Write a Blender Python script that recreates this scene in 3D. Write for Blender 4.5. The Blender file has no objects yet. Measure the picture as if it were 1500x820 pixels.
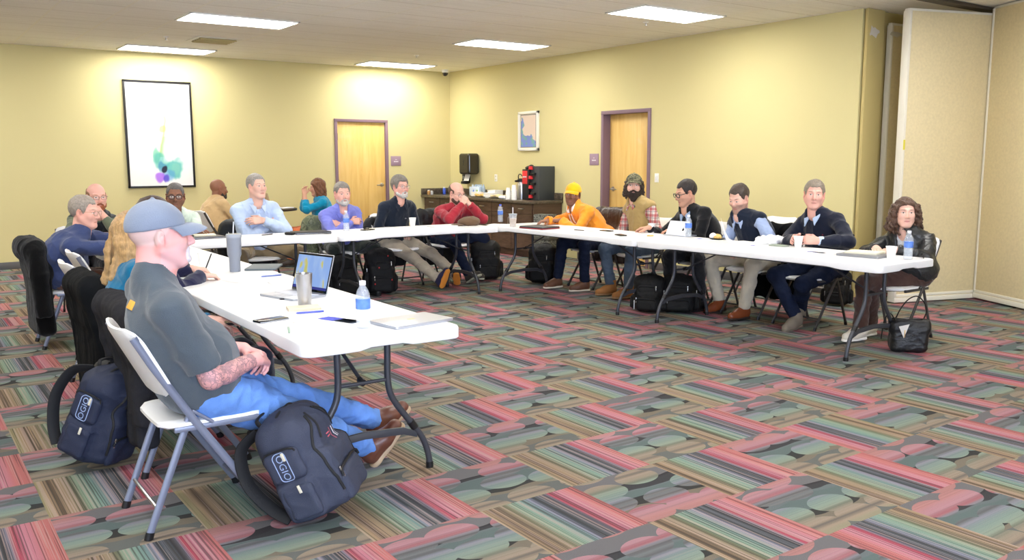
import bpy, bmesh, math, random
import numpy as np
from mathutils import Vector, Matrix
from mathutils.bvhtree import BVHTree
random.seed(7)
C = bpy.context.scene.collection
D2R = math.pi/180

# ------------------------------------------------------------------ materials
def lin(c):
    return tuple(((v/255.0)/12.92 if v/255.0 <= .04045 else ((v/255.0+.055)/1.055)**2.4) for v in c)
MATS = {}
def mat(name, col, rough=.6, metal=0., bump=None, var=None, spec=.5, trans=0., ior=1.45, sheen=0., coat=0., emit=None, attr=None, alpha=1., sss=0.):
    """procedural principled material. bump=(scale,strength[,stretch]); var=(scale,amount)"""
    if name in MATS: return MATS[name]
    m = bpy.data.materials.new(name); m.use_nodes = True
    nt = m.node_tree; N = nt.nodes; L = nt.links
    b = N['Principled BSDF']
    c = (*lin(col), 1)
    b.inputs['Base Color'].default_value = c
    b.inputs['Roughness'].default_value = rough
    b.inputs['Metallic'].default_value = metal
    b.inputs['Specular IOR Level'].default_value = spec
    b.inputs['Transmission Weight'].default_value = trans
    b.inputs['IOR'].default_value = ior
    b.inputs['Sheen Weight'].default_value = sheen
    b.inputs['Coat Weight'].default_value = coat; b.inputs['Alpha'].default_value = alpha
    b.inputs['Subsurface Weight'].default_value = sss
    if sss: b.inputs['Subsurface Radius'].default_value = (.01, .004, .002)
    if emit:
        b.inputs['Emission Color'].default_value = (*lin(emit[0]), 1); b.inputs['Emission Strength'].default_value = emit[1]
    tc = N.new('ShaderNodeTexCoord')
    if attr:
        a = N.new('ShaderNodeAttribute'); a.attribute_name = attr
        L.new(a.outputs['Color'], b.inputs['Base Color'])
    if var:
        n = N.new('ShaderNodeTexNoise'); n.inputs['Scale'].default_value = var[0]; n.inputs['Detail'].default_value = 4
        L.new(tc.outputs['Object'], n.inputs['Vector'])
        r = N.new('ShaderNodeMapRange'); r.inputs[1].default_value = .3; r.inputs[2].default_value = .7
        r.inputs[3].default_value = 1-var[1]; r.inputs[4].default_value = 1+var[1]
        L.new(n.outputs['Fac'], r.inputs[0])
        h = N.new('ShaderNodeHueSaturation'); h.inputs['Color'].default_value = c
        L.new(r.outputs[0], h.inputs['Value'])
        if attr: L.new(a.outputs['Color'], h.inputs['Color'])
        L.new(h.outputs[0], b.inputs['Base Color'])
    if bump:
        n = N.new('ShaderNodeTexNoise'); n.inputs['Scale'].default_value = bump[0]; n.inputs['Detail'].default_value = 5
        if len(bump) > 2:
            mp = N.new('ShaderNodeMapping'); mp.inputs['Scale'].default_value = bump[2]
            L.new(tc.outputs['Object'], mp.inputs[0]); L.new(mp.outputs[0], n.inputs['Vector'])
        else: L.new(tc.outputs['Object'], n.inputs['Vector'])
        bp = N.new('ShaderNodeBump'); bp.inputs['Strength'].default_value = bump[1]; bp.inputs['Distance'].default_value = .01
        L.new(n.outputs['Fac'], bp.inputs['Height']); L.new(bp.outputs[0], b.inputs['Normal'])
    MATS[name] = m; return m
def cloth(col, name=None, rough=.85, sheen=.25):
    return mat(name or 'cloth_%d_%d_%d' % tuple(col), col, rough, bump=(260, .25), var=(7, .08), sheen=sheen, spec=.25)

# ------------------------------------------------------------------ objects
def tag(o, label=None, cat=None, group=None, kind=None):
    if label: o['label'] = label
    if cat: o['category'] = cat
    if group: o['group'] = group
    if kind: o['kind'] = kind
    return o
def empty(name, loc=(0, 0, 0), rz=0, label=None, cat=None, group=None):
    o = bpy.data.objects.new(name, None); C.objects.link(o)
    o.location = loc; o.rotation_euler = (0, 0, rz); o.empty_display_size = .1
    return tag(o, label, cat, group)
def link(name, me, m, parent=None, smooth=True, angle=35):
    o = bpy.data.objects.new(name, me); C.objects.link(o)
    if m is not None:
        for mm in (m if isinstance(m, (list, tuple)) else [m]): me.materials.append(mm)
    if smooth:
        me.shade_smooth()
        if angle: me.set_sharp_from_angle(angle=angle*D2R)
    if parent: o.parent = parent
    return o
def copy_tree(o, parent=None):
    c = o.copy(); C.objects.link(c)
    if parent: c.parent = parent
    for ch in list(o.children): copy_tree(ch, c)
    return c
def V3(*a): return np.array(a, float)
def nrm(v):
    v = np.asarray(v, float); return v/(np.linalg.norm(v)+1e-12)
def rotm(axis, deg):
    return np.array(Matrix.Rotation(deg*D2R, 3, Vector(axis)))
def basis(x, y, z): return np.array([x, y, z]).T      # columns
class MB:
    def __init__(s): s.v = []; s.f = []; s.mi = []
    def add(s, v, f, mi=0, M=None, t=None):
        o = len(s.v)
        for p in v:
            q = np.asarray(p, float)
            if M is not None: q = M @ q
            if t is not None: q = q+np.asarray(t, float)
            s.v.append(tuple(q))
        for g in f: s.f.append([i+o for i in g]); s.mi.append(mi)
        return s
    def _bm(s, bm, mi=0, M=None, t=None):
        bm.verts.index_update()
        v = [tuple(x.co) for x in bm.verts]; f = [[x.index for x in g.verts] for g in bm.faces]
        bm.free(); return s.add(v, f, mi, M, t)
    def box(s, c, d, bev=0, M=None, mi=0, seg=2):
        bm = bmesh.new(); bmesh.ops.create_cube(bm, size=1)
        bmesh.ops.scale(bm, vec=d, verts=bm.verts)
        if bev: bmesh.ops.bevel(bm, geom=bm.edges[:], offset=min(bev, min(d)*.49), segments=seg, affect='EDGES', profile=.5)
        return s._bm(bm, mi, M, c)
    def prism(s, pts, z0, z1, bev=0, M=None, t=None, mi=0, seg=2):
        bm = bmesh.new()
        vs = [bm.verts.new((x, y, z0)) for x, y in pts]; fa = bm.faces.new(vs)
        r = bmesh.ops.extrude_face_region(bm, geom=[fa])
        nv = [e for e in r['geom'] if isinstance(e, bmesh.types.BMVert)]
        bmesh.ops.translate(bm, vec=(0, 0, z1-z0), verts=nv)
        bmesh.ops.recalc_face_normals(bm, faces=bm.faces)
        if bev:
            ed = [e for e in bm.edges if abs(e.verts[0].co.z-e.verts[1].co.z) < 1e-6]
            bmesh.ops.bevel(bm, geom=ed, offset=bev, segments=seg, affect='EDGES', profile=.5)
        return s._bm(bm, mi, M, t)
    def tube(s, pts, r, n=10, caps=True, closed=False, mi=0, flat=1.0, M=None, t=None, up=None):
        P = [np.asarray(p, float) for p in pts]; k = len(P)
        rs = [r]*k if np.isscalar(r) else list(r)
        T = []
        for i in range(k):
            a = P[(i-1) % k] if (closed or i > 0) else P[i]; b = P[(i+1) % k] if (closed or i < k-1) else P[i]
            T.append(nrm(b-a))
        u = np.array(up, float) if up is not None else (np.array([0, 0, 1.]) if abs(T[0][2]) < .9 else np.array([1., 0, 0]))
        u = nrm(u-T[0]*np.dot(u, T[0])); v = []
        for i in range(k):
            u = nrm(u-T[i]*np.dot(u, T[i])); w = np.cross(T[i], u)
            for j in range(n):
                a = 2*math.pi*j/n
                v.append(P[i]+rs[i]*(math.cos(a)*u*flat+math.sin(a)*w))
        f = []
        for i in range(k if closed else k-1):
            i2 = (i+1) % k
            for j in range(n):
                j2 = (j+1) % n
                f.append([i*n+j, i*n+j2, i2*n+j2, i2*n+j])
        if caps and not closed:
            f.append(list(range(n))[::-1]); f.append([(k-1)*n+j for j in range(n)])
        return s.add(v, f, mi, M, t)
    def lathe(s, prof, n=24, c=(0, 0, 0), M=None, mi=0):
        v = []; f = []
        for r, z in prof:
            for j in range(n):
                a = 2*math.pi*j/n; v.append((max(r, 1e-5)*math.cos(a), max(r, 1e-5)*math.sin(a), z))
        for i in range(len(prof)-1):
            for j in range(n):
                j2 = (j+1) % n; f.append([i*n+j, i*n+j2, (i+1)*n+j2, (i+1)*n+j])
        f.append(list(range(n))[::-1]); f.append([(len(prof)-1)*n+j for j in range(n)])
        return s.add(v, f, mi, M, c)
    def build(s, name, m, parent=None, smooth=True, angle=35):
        me = bpy.data.meshes.new(name); me.from_pydata(s.v, [], s.f); me.update()
        o = link(name, me, m, parent, smooth, angle)
        if any(s.mi): me.polygons.foreach_set('material_index', s.mi)
        return o
def smoothpath(pts, n=6):
    P = [np.asarray(p, float) for p in pts]; out = []
    for i in range(len(P)-1):
        p0 = P[max(i-1, 0)]; p1 = P[i]; p2 = P[i+1]; p3 = P[min(i+2, len(P)-1)]
        for j in range(n):
            t = j/n
            out.append(.5*((2*p1)+(-p0+p2)*t+(2*p0-5*p1+4*p2-p3)*t*t+(-p0+3*p1-3*p2+p3)*t**3))
    out.append(P[-1]); return out
def rrect(w, d, r, n=6, cx=0, cy=0):
    out = []
    for (sx, sy, a0) in ((1, 1, 0), (-1, 1, 90), (-1, -1, 180), (1, -1, 270)):
        for i in range(n+1):
            a = (a0+90*i/n)*D2R
            out.append((cx+sx*(w/2-r)+r*math.cos(a), cy+sy*(d/2-r)+r*math.sin(a)))
    return out

# ------------------------------------------------------------------ implicit surfaces (smooth blends, meshed by surface nets)
def pn(P, freq, seed, k=6):
    rs = np.random.RandomState(seed); out = np.zeros(len(P))
    for i in range(k):
        d = rs.normal(size=3); d /= np.linalg.norm(d); fr = freq*(.6+rs.rand()*1.2)
        out += np.sin(P @ d*fr+rs.rand()*6.28+1.5*np.sin(P @ rs.normal(size=3)*freq*.4))
    return out/k
class SDF:
    def __init__(s): s.p = []
    def cone(s, a, b, ra, rb=None, k=.012, op='u'):
        a = np.asarray(a, float); b = np.asarray(b, float); rb = ra if rb is None else rb; R = max(ra, rb)
        s.p.append(('c', (a, b, ra, rb), np.minimum(a, b)-R, np.maximum(a, b)+R, k, op)); return s
    def cyl(s, a, b, ra, rb=None, k=.006, op='u', rd=.006):       # flat-ended tapered cylinder
        a = np.asarray(a, float); b = np.asarray(b, float); rb = ra if rb is None else rb; R = max(ra, rb)
        s.p.append(('y', (a, b, ra, rb, rd), np.minimum(a, b)-R, np.maximum(a, b)+R, k, op)); return s
    def ell(s, c, r, M=None, k=.02, op='u'):
        c = np.asarray(c, float); r = np.asarray(r, float); R = max(r)
        s.p.append(('e', (c, r, M), c-R, c+R, k, op)); return s
    def box(s, c, h, rd=.01, M=None, k=.01, op='u'):
        c = np.asarray(c, float); h = np.asarray(h, float); R = np.linalg.norm(h)
        s.p.append(('b', (c, h, rd, M), c-R, c+R, k, op)); return s
    def plane(s, c, n, k=.004):                                  # keep the side the normal points away from
        s.p.append(('h', (np.asarray(c, float), nrm(n)), None, None, k, 'i')); return s
    def mesh(s, h, disp=None):
        us = [q for q in s.p if q[5] == 'u']
        lo = np.min([q[2] for q in us], 0)-3*h; hi = np.max([q[3] for q in us], 0)+3*h
        n = np.ceil((hi-lo)/h).astype(int)+1
        ax = [lo[i]+h*np.arange(n[i]) for i in range(3)]
        D = np.full(n, .25, np.float32)
        for kind, a, l, u, k, op in s.p:
            if l is None: sl = tuple(slice(0, n[i]) for i in range(3))
            else:
                pad = k+2.5*h
                i0 = np.clip(np.floor((l-pad-lo)/h).astype(int), 0, n); i1 = np.clip(np.ceil((u+pad-lo)/h).astype(int)+1, 0, n)
                if np.any(i1 <= i0): continue
                sl = tuple(slice(i0[i], i1[i]) for i in range(3))
            X = ax[0][sl[0]][:, None, None].astype(np.float32); Y = ax[1][sl[1]][None, :, None].astype(np.float32); Z = ax[2][sl[2]][None, None, :].astype(np.float32)
            if kind == 'c':
                A, B, ra, rb = a; ba = B-A; bb = max(ba @ ba, 1e-9)
                px, py, pz = X-A[0], Y-A[1], Z-A[2]
                t = np.clip((px*ba[0]+py*ba[1]+pz*ba[2])/bb, 0, 1)
                d = np.sqrt((px-ba[0]*t)**2+(py-ba[1]*t)**2+(pz-ba[2]*t)**2)-(ra+(rb-ra)*t)
            elif kind == 'y':
                A, B, ra, rb, rd = a; ba = B-A; ln = max(np.linalg.norm(ba), 1e-6); ba = ba/ln
                px, py, pz = X-A[0], Y-A[1], Z-A[2]
                t = px*ba[0]+py*ba[1]+pz*ba[2]
                rr = np.sqrt(np.maximum((px-ba[0]*t)**2+(py-ba[1]*t)**2+(pz-ba[2]*t)**2, 0))
                q = np.clip(t/ln, 0, 1); dr = rr-(ra+(rb-ra)*q)+rd; dt = np.abs(t-ln/2)-ln/2+rd
                d = np.minimum(np.maximum(dr, dt), 0)+np.sqrt(np.maximum(dr, 0)**2+np.maximum(dt, 0)**2)-rd
            elif kind == 'h':
                c, nn = a; d = (X-c[0])*nn[0]+(Y-c[1])*nn[1]+(Z-c[2])*nn[2]
            else:
                c = a[0]; M = a[2] if kind == 'e' else a[3]
                px, py, pz = X-c[0], Y-c[1], Z-c[2]
                if M is not None:
                    px, py, pz = (px*M[0, 0]+py*M[1, 0]+pz*M[2, 0], px*M[0, 1]+py*M[1, 1]+pz*M[2, 1], px*M[0, 2]+py*M[1, 2]+pz*M[2, 2])
                if kind == 'e':
                    r = a[1]
                    k0 = np.sqrt((px/r[0])**2+(py/r[1])**2+(pz/r[2])**2); k1 = np.sqrt((px/r[0]**2)**2+(py/r[1]**2)**2+(pz/r[2]**2)**2)+1e-6
                    d = k0*(k0-1)/k1
                else:
                    hh, rd = a[1], a[2]
                    qx, qy, qz = np.abs(px)-hh[0]+rd, np.abs(py)-hh[1]+rd, np.abs(pz)-hh[2]+rd
                    d = np.sqrt(np.maximum(qx, 0)**2+np.maximum(qy, 0)**2+np.maximum(qz, 0)**2)+np.minimum(np.maximum(qx, np.maximum(qy, qz)), 0)-rd
            o = D[sl]
            if op == 'u':
                e = np.maximum(k-np.abs(o-d), 0); D[sl] = np.minimum(o, d)-e*e/(4*k)
            elif op == 's':
                d = -d; e = np.maximum(k-np.abs(o-d), 0); D[sl] = np.maximum(o, d)+e*e/(4*k)
            else:
                e = np.maximum(k-np.abs(o-d), 0); D[sl] = np.maximum(o, d)+e*e/(4*k)
        return nets(D, lo, h)
def nets(D, lo, h):
    S = D < 0
    c = S[:-1, :-1, :-1].astype(np.int8)
    cnt = np.zeros_like(c)
    for i in (0, 1):
        for j in (0, 1):
            for k in (0, 1):
                cnt += S[i:S.shape[0]-1+i, j:S.shape[1]-1+j, k:S.shape[2]-1+k]
    act = (cnt > 0) & (cnt < 8)
    I = np.argwhere(act); m = len(I)
    idx = np.full(act.shape, -1, np.int32); idx[act] = np.arange(m)
    off = np.array([(i, j, k) for i in (0, 1) for j in (0, 1) for k in (0, 1)])
    vals = np.array([D[I[:, 0]+o[0], I[:, 1]+o[1], I[:, 2]+o[2]] for o in off])
    acc = np.zeros((m, 3)); w = np.zeros(m)
    for a in range(8):
        for b in range(a+1, 8):
            if np.abs(off[a]-off[b]).sum() != 1: continue
            va, vb = vals[a], vals[b]; cr = (va < 0) != (vb < 0)
            t = np.where(cr, va/np.where(cr, va-vb, 1), 0)
            p = off[a]+(off[b]-off[a])*t[:, None]
            acc += np.where(cr[:, None], p, 0); w += cr
    P = lo+h*(I+acc/w[:, None])
    F = []
    for axis in range(3):
        sl0 = [slice(None)]*3; sl1 = [slice(None)]*3; sl0[axis] = slice(0, -1); sl1[axis] = slice(1, None)
        A = S[tuple(sl0)]; B = S[tuple(sl1)]
        E = np.argwhere(A != B)
        o1, o2 = [(1, 2), (2, 0), (0, 1)][axis]
        ok = (E[:, o1] > 0) & (E[:, o2] > 0) & (E[:, o1] < S.shape[o1]-1) & (E[:, o2] < S.shape[o2]-1)
        E = E[ok]
        def g(d1, d2):
            q = E.copy(); q[:, o1] -= d1; q[:, o2] -= d2; return idx[q[:, 0], q[:, 1], q[:, 2]]
        q = np.stack([g(1, 1), g(0, 1), g(0, 0), g(1, 0)], 1)
        fl = ~A[E[:, 0], E[:, 1], E[:, 2]]
        q[fl] = q[fl][:, ::-1]; F.append(q)
    return P, np.concatenate(F)
def vnormals(P, F):
    n = np.cross(P[F[:, 2]]-P[F[:, 0]], P[F[:, 3]]-P[F[:, 1]]); N = np.zeros_like(P)
    for i in range(4): np.add.at(N, F[:, i], n)
    return N/(np.linalg.norm(N, axis=1)[:, None]+1e-12)
def relax(P, F, it=1, f=.5):
    for _ in range(it):
        A = np.zeros_like(P); w = np.zeros(len(P))
        for i in range(4):
            for j in (1, 3):
                np.add.at(A, F[:, i], P[F[:, (i+j) % 4]]); np.add.at(w, F[:, i], 1)
        P = P+f*(A/np.maximum(w, 1)[:, None]-P)
    return P
def npmesh(name, P, F, m, parent=None, col=None, angle=None):
    me = bpy.data.meshes.new(name); nv, nf = len(P), len(F)
    me.vertices.add(nv); me.vertices.foreach_set('co', np.asarray(P, np.float32).ravel())
    me.loops.add(nf*4); me.loops.foreach_set('vertex_index', np.asarray(F, np.int32).ravel())
    me.polygons.add(nf); me.polygons.foreach_set('loop_start', np.arange(0, nf*4, 4, dtype=np.int32))
    me.update(calc_edges=True); me.validate()
    if col is not None:
        a = me.color_attributes.new('Col', 'FLOAT_COLOR', 'POINT')
        a.data.foreach_set('color', np.asarray(col, np.float32).ravel())
    return link(name, me, m, parent, True, angle)
def solid(name, s, h, m, parent=None, folds=None, it=1, seed=1, col=None):
    P, F = s.mesh(h)
    P = relax(P, F, it)
    if folds:
        N = vnormals(P, F)
        for amp, fr, *st in folds:
            x = pn(P*np.array(st[0]) if st else P, fr, seed); P = P+N*(amp*(1-2*np.abs(x)**.7))[:, None]; seed += 1
    return npmesh(name, P, F, m, parent, col(P) if col else None)
BVH = {}
def text_decal(txt, size, origin, right, up, target, m, name, parent, off=.003, depth_dir=None):
    """flat lettering laid onto the surface of a part"""
    cu = bpy.data.curves.new(name, 'FONT'); cu.body = txt; cu.size = size; cu.align_x = 'CENTER'; cu.align_y = 'CENTER'; cu.resolution_u = 3
    o = bpy.data.objects.new(name, cu); C.objects.link(o)
    dg = bpy.context.evaluated_depsgraph_get(); me = bpy.data.meshes.new_from_object(o.evaluated_get(dg))
    bpy.data.objects.remove(o)
    bm = bmesh.new(); bm.from_mesh(me); bmesh.ops.triangulate(bm, faces=bm.faces)
    bmesh.ops.subdivide_edges(bm, edges=[e for e in bm.edges if e.calc_length() > size*.15], cuts=2)
    bv = BVHTree.FromPolygons([v.co for v in target.data.vertices], [p.vertices for p in target.data.polygons]) if target else None
    r, u = nrm(right), nrm(up); nn = np.cross(r, u)
    for v in bm.verts:
        p = np.asarray(origin)+r*v.co.x+u*v.co.y
        if bv:
            hit = bv.ray_cast(Vector(p+nn*.12), Vector(-nn), .3)
            if hit[0] is not None: p = np.array(hit[0])+nn*off
        v.co = Vector(p)
    me2 = bpy.data.meshes.new(name); bm.to_mesh(me2); bm.free()
    return link(name, me2, m, parent, False)
# ------------------------------------------------------------------ camera, colour management
H = 3.024
def make_camera():
    f, yaw, pitch, roll, cx, cy, cz = 1284.1, .619, .137, -.002, -8.413, -13.726, 1.485
    fwd = Vector((math.sin(yaw)*math.cos(pitch), math.cos(yaw)*math.cos(pitch), -math.sin(pitch)))
    right = Vector((math.cos(yaw), -math.sin(yaw), 0)); up = right.cross(fwd)
    r2 = right*math.cos(roll)+up*math.sin(roll); u2 = -right*math.sin(roll)+up*math.cos(roll)
    cam = bpy.data.cameras.new('camera'); o = bpy.data.objects.new('camera', cam); C.objects.link(o)
    cam.sensor_fit = 'HORIZONTAL'; cam.sensor_width = 36; cam.lens = 36*f/1500; cam.clip_start = .05
    M = Matrix((r2, u2, -fwd)).transposed().to_4x4(); M.translation = (cx, cy, cz); o.matrix_world = M
    bpy.context.scene.camera = o
make_camera()
vs = bpy.context.scene.view_settings
vs.view_transform = 'Standard'; vs.look = 'None'; vs.gamma = 1; vs.use_curve_mapping = False; vs.exposure = 0.0

# ------------------------------------------------------------------ node helper
class NT:
    def __init__(s, name):
        s.m = bpy.data.materials.new(name); s.m.use_nodes = True; s.t = s.m.node_tree; s.b = s.t.nodes['Principled BSDF']
    def put(s, sock, v):
        if isinstance(v, bpy.types.NodeSocket): s.t.links.new(v, sock)
        elif isinstance(v, (tuple, list)) and sock.type == 'RGBA' and len(v) == 3: sock.default_value = (*v, 1)
        else: sock.default_value = v
    def math(s, op, a, b=0., c=0.):
        n = s.t.nodes.new('ShaderNodeMath'); n.operation = op
        for i, v in enumerate((a, b, c)): s.put(n.inputs[i], v)
        return n.outputs[0]
    def mix(s, f, a, b):
        n = s.t.nodes.new('ShaderNodeMix'); n.data_type = 'RGBA'
        s.put(n.inputs['Factor'], f); s.put(n.inputs['A'], a) if 0 else s.put(n.inputs[6], a); s.put(n.inputs[7], b); return n.outputs[2]
    def node(s, kind, out, **kw):
        n = s.t.nodes.new(kind)
        for k, v in kw.items():
            if k in n.inputs: s.put(n.inputs[k], v)
            else: setattr(n, k, v)
        return n.outputs[out]
    def ramp(s, f, stops, interp='LINEAR'):
        n = s.t.nodes.new('ShaderNodeValToRGB'); cr = n.color_ramp; cr.interpolation = interp
        while len(cr.elements) < len(stops): cr.elements.new(.5)
        for e, (p, c) in zip(cr.elements, stops): e.position = p; e.color = (*lin(c), 1)
        s.put(n.inputs[0], f); return n.outputs[0]
    def xyz(s):
        tc = s.node('ShaderNodeTexCoord', 'Object'); n = s.t.nodes.new('ShaderNodeSeparateXYZ'); s.put(n.inputs[0], tc)
        return n.outputs[0], n.outputs[1], n.outputs[2], tc
    def comb(s, x, y, z=0.):
        return s.node('ShaderNodeCombineXYZ', 0, X=x, Y=y, Z=z)
def carpet():
    n = NT('carpet_tiles'); x, y, z, co = n.xyz()
    u = n.math('MULTIPLY', n.math('ADD', x, 5.96), 2.); v = n.math('MULTIPLY', n.math('ADD', y, 10.75), 2.)
    i = n.math('FLOOR', u); j = n.math('FLOOR', v); fu = n.math('FRACT', u); fv = n.math('FRACT', v)
    par = n.math('FLOORED_MODULO', n.math('ADD', i, j), 2.)          # 0 = striped tile, 1 = oval tile
    rnd = n.node('ShaderNodeTexWhiteNoise', 'Value', Vector=n.comb(i, j, 3.))
    r2 = n.node('ShaderNodeTexWhiteNoise', 'Value', Vector=n.comb(i, j, 8.))
    flip = n.math('GREATER_THAN', rnd, .86)
    def sw(f, a, b): return n.math('ADD', n.math('MULTIPLY', f, b), n.math('MULTIPLY', n.math('SUBTRACT', 1., f), a))
    t0 = sw(par, fu, fv); al = sw(par, fv, fu)
    t = sw(flip, t0, n.math('SUBTRACT', 1., t0))
    tj = n.math('ADD', t, n.math('MULTIPLY', n.math('SUBTRACT', r2, .5), .1))
    bands = [(0, (164, 152, 112)), (.05, (176, 148, 116)), (.10, (98, 82, 66)), (.14, (170, 144, 114)), (.21, (160, 142, 114)), (.27, (112, 118, 92)), (.31, (148, 170, 144)),
             (.40, (134, 164, 150)), (.46, (122, 150, 148)), (.51, (146, 146, 166)), (.56, (66, 74, 78)), (.61, (112, 116, 124)), (.66, (62, 64, 68)), (.70, (138, 134, 150)),
             (.735, (186, 66, 86)), (.77, (180, 88, 108)), (.80, (206, 130, 148)), (.86, (204, 126, 138)), (.92, (208, 118, 116)), (1., (196, 112, 108))]
    base = n.ramp(tj, bands)
    # fine pile lines
    ln = n.node('ShaderNodeTexNoise', 'Fac', Vector=n.comb(n.math('MULTIPLY', t, 58.), n.math('ADD', n.math('MULTIPLY', al, .25), n.math('MULTIPLY', rnd, 40.)), 0.), Scale=1., Detail=2.)
    lf = n.node('ShaderNodeMapRange', 0, **{'Value': ln, 'From Min': .35, 'From Max': .65, 'To Min': .0, 'To Max': 1.})
    dark = n.mix(n.math('MULTIPLY', n.math('LESS_THAN', lf, .26), .62), base, lin((70, 66, 62)))
    st = n.mix(n.math('MULTIPLY', n.math('GREATER_THAN', lf, .74), .45), dark, lin((205, 178, 168)))
    # the oval tiles: bright ovals over a muted ground
    ov = n.node('ShaderNodeTexVoronoi', 'Distance', Vector=n.comb(n.math('ADD', n.math('MULTIPLY', u, 2.), 0.), n.math('MULTIPLY', v, 3.), 0.), Scale=1., Randomness=.5, voronoi_dimensions='2D')
    oval = n.math('LESS_THAN', ov, .48)
    big = n.node('ShaderNodeTexNoise', 'Fac', Vector=n.comb(n.math('MULTIPLY', u, 1.6), n.math('MULTIPLY', v, 4.2), 5.), Scale=1., Detail=1.)
    muted = n.ramp(n.math('ADD', fv, n.math('MULTIPLY', n.math('SUBTRACT', big, .5), .3)), [(0, (112, 116, 112)), (.2, (132, 122, 106)), (.3, (64, 64, 62)), (.38, (62, 64, 64)), (.42, (104, 120, 118)), (.6, (112, 122, 124)), (.64, (70, 70, 72)), (.72, (64, 62, 64)), (.76, (122, 120, 122)), (1., (132, 120, 118))], 'CONSTANT')
    soft = n.mix(n.math('MULTIPLY', .34, 1.), n.mix(.3, base, st), lin((150, 150, 146)))
    otile = n.mix(oval, muted, soft)
    col = n.mix(par, st, otile)
    grain = n.node('ShaderNodeTexNoise', 'Fac', Vector=co, Scale=420., Detail=2.)
    g = n.node('ShaderNodeMapRange', 0, **{'Value': grain, 'From Min': .3, 'From Max': .7, 'To Min': .50, 'To Max': .79})
    hs = n.t.nodes.new('ShaderNodeHueSaturation'); n.put(hs.inputs['Color'], col); n.put(hs.inputs['Value'], g); hs.inputs['Saturation'].default_value = .93
    n.put(n.b.inputs['Base Color'], hs.outputs[0]); n.b.inputs['Roughness'].default_value = .95; n.b.inputs['Specular IOR Level'].default_value = .15
    seam = n.math('MINIMUM', n.math('MINIMUM', fu, n.math('SUBTRACT', 1., fu)), n.math('MINIMUM', fv, n.math('SUBTRACT', 1., fv)))
    bp = n.t.nodes.new('ShaderNodeBump'); bp.inputs['Strength'].default_value = .5; bp.inputs['Distance'].default_value = .004
    n.put(bp.inputs['Height'], n.math('ADD', grain, n.math('MULTIPLY', n.math('MINIMUM', seam, .01), 40.))); n.put(n.b.inputs['Normal'], bp.outputs[0])
    return n.m
def ceiling_mat():
    n = NT('ceiling_tile'); x, y, z, co = n.xyz()
    fx = n.math('FRACT', n.math('DIVIDE', n.math('ADD', x, 5.643+.0), .61)); fy = n.math('FRACT', n.math('DIVIDE', n.math('ADD', y, .90), .61))
    ex = n.math('MINIMUM', fx, n.math('SUBTRACT', 1., fx)); ey = n.math('MINIMUM', fy, n.math('SUBTRACT', 1., fy))
    lx = n.math('LESS_THAN', ex, .02); ly = n.math('LESS_THAN', ey, .014)
    ny = n.node('ShaderNodeTexNoise', 'Fac', Vector=n.comb(n.math('MULTIPLY', x, 1.3), n.math('MULTIPLY', y, 22.), 0.), Scale=1., Detail=3.)
    sp = n.node('ShaderNodeTexNoise', 'Fac', Vector=co, Scale=90., Detail=3.)
    tile = n.ramp(ny, [(.3, (232, 229, 222)), (.5, (240, 237, 230)), (.8, (244, 241, 235))])
    tile = n.mix(n.math('MULTIPLY', n.math('LESS_THAN', sp, .38), .35), tile, lin((206, 200, 190)))
    col = n.mix(ly, tile, lin((214, 208, 198))); col = n.mix(lx, col, lin((238, 234, 222)))
    n.put(n.b.inputs['Base Color'], col); n.b.inputs['Roughness'].default_value = .9; n.b.inputs['Specular IOR Level'].default_value = .2
    bp = n.t.nodes.new('ShaderNodeBump'); bp.inputs['Strength'].default_value = .25; bp.inputs['Distance'].default_value = .006
    n.put(bp.inputs['Height'], n.math('ADD', sp, n.math('MULTIPLY', n.math('MAXIMUM', lx, ly), -1.5))); n.put(n.b.inputs['Normal'], bp.outputs[0])
    return n.m
def wood(name, a, b, c, sc=(9, 9, .7), rough=.42, coat=.15):
    n = NT(name); x, y, z, co = n.xyz()
    mp = n.t.nodes.new('ShaderNodeMapping'); n.put(mp.inputs[0], co); mp.inputs['Scale'].default_value = sc
    w = n.node('ShaderNodeTexNoise', 'Fac', Vector=mp.outputs[0], Scale=1.6, Detail=6., Roughness=.65, Distortion=.6)
    n.put(n.b.inputs['Base Color'], n.ramp(w, [(.3, a), (.5, b), (.75, c)])); n.b.inputs['Roughness'].default_value = rough; n.b.inputs['Coat Weight'].default_value = coat
    return n.m
def plaid_mat():
    n = NT('plaid_flannel'); x, y, z, co = n.xyz()
    def band(c, f, w, o=0.): return n.math('LESS_THAN', n.math('FRACT', n.math('ADD', n.math('MULTIPLY', c, f), o)), w)
    h = n.math('ADD', x, n.math('MULTIPLY', y, .8))
    a = band(h, 15., .42); b = band(z, 15., .42); c = band(h, 15., .12, .25); d = band(z, 15., .12, .25)
    col = n.mix(n.math('MULTIPLY', a, .6), lin((216, 204, 196)), lin((176, 40, 48))); col = n.mix(n.math('MULTIPLY', b, .6), col, lin((172, 36, 46)))
    col = n.mix(n.math('MULTIPLY', n.math('MAXIMUM', c, d), .6), col, lin((70, 60, 74)))
    n.put(n.b.inputs['Base Color'], col); n.b.inputs['Roughness'].default_value = .9; return n.m
def camo_mat(name, cols, sc=28.):
    n = NT(name); x, y, z, co = n.xyz()
    w = n.node('ShaderNodeTexNoise', 'Fac', Vector=co, Scale=sc, Detail=2.)
    n.put(n.b.inputs['Base Color'], n.ramp(w, [(0, cols[0]), (.42, cols[1]), (.5, cols[2]), (.58, cols[3])], 'CONSTANT')); n.b.inputs['Roughness'].default_value = .9; return n.m
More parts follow.
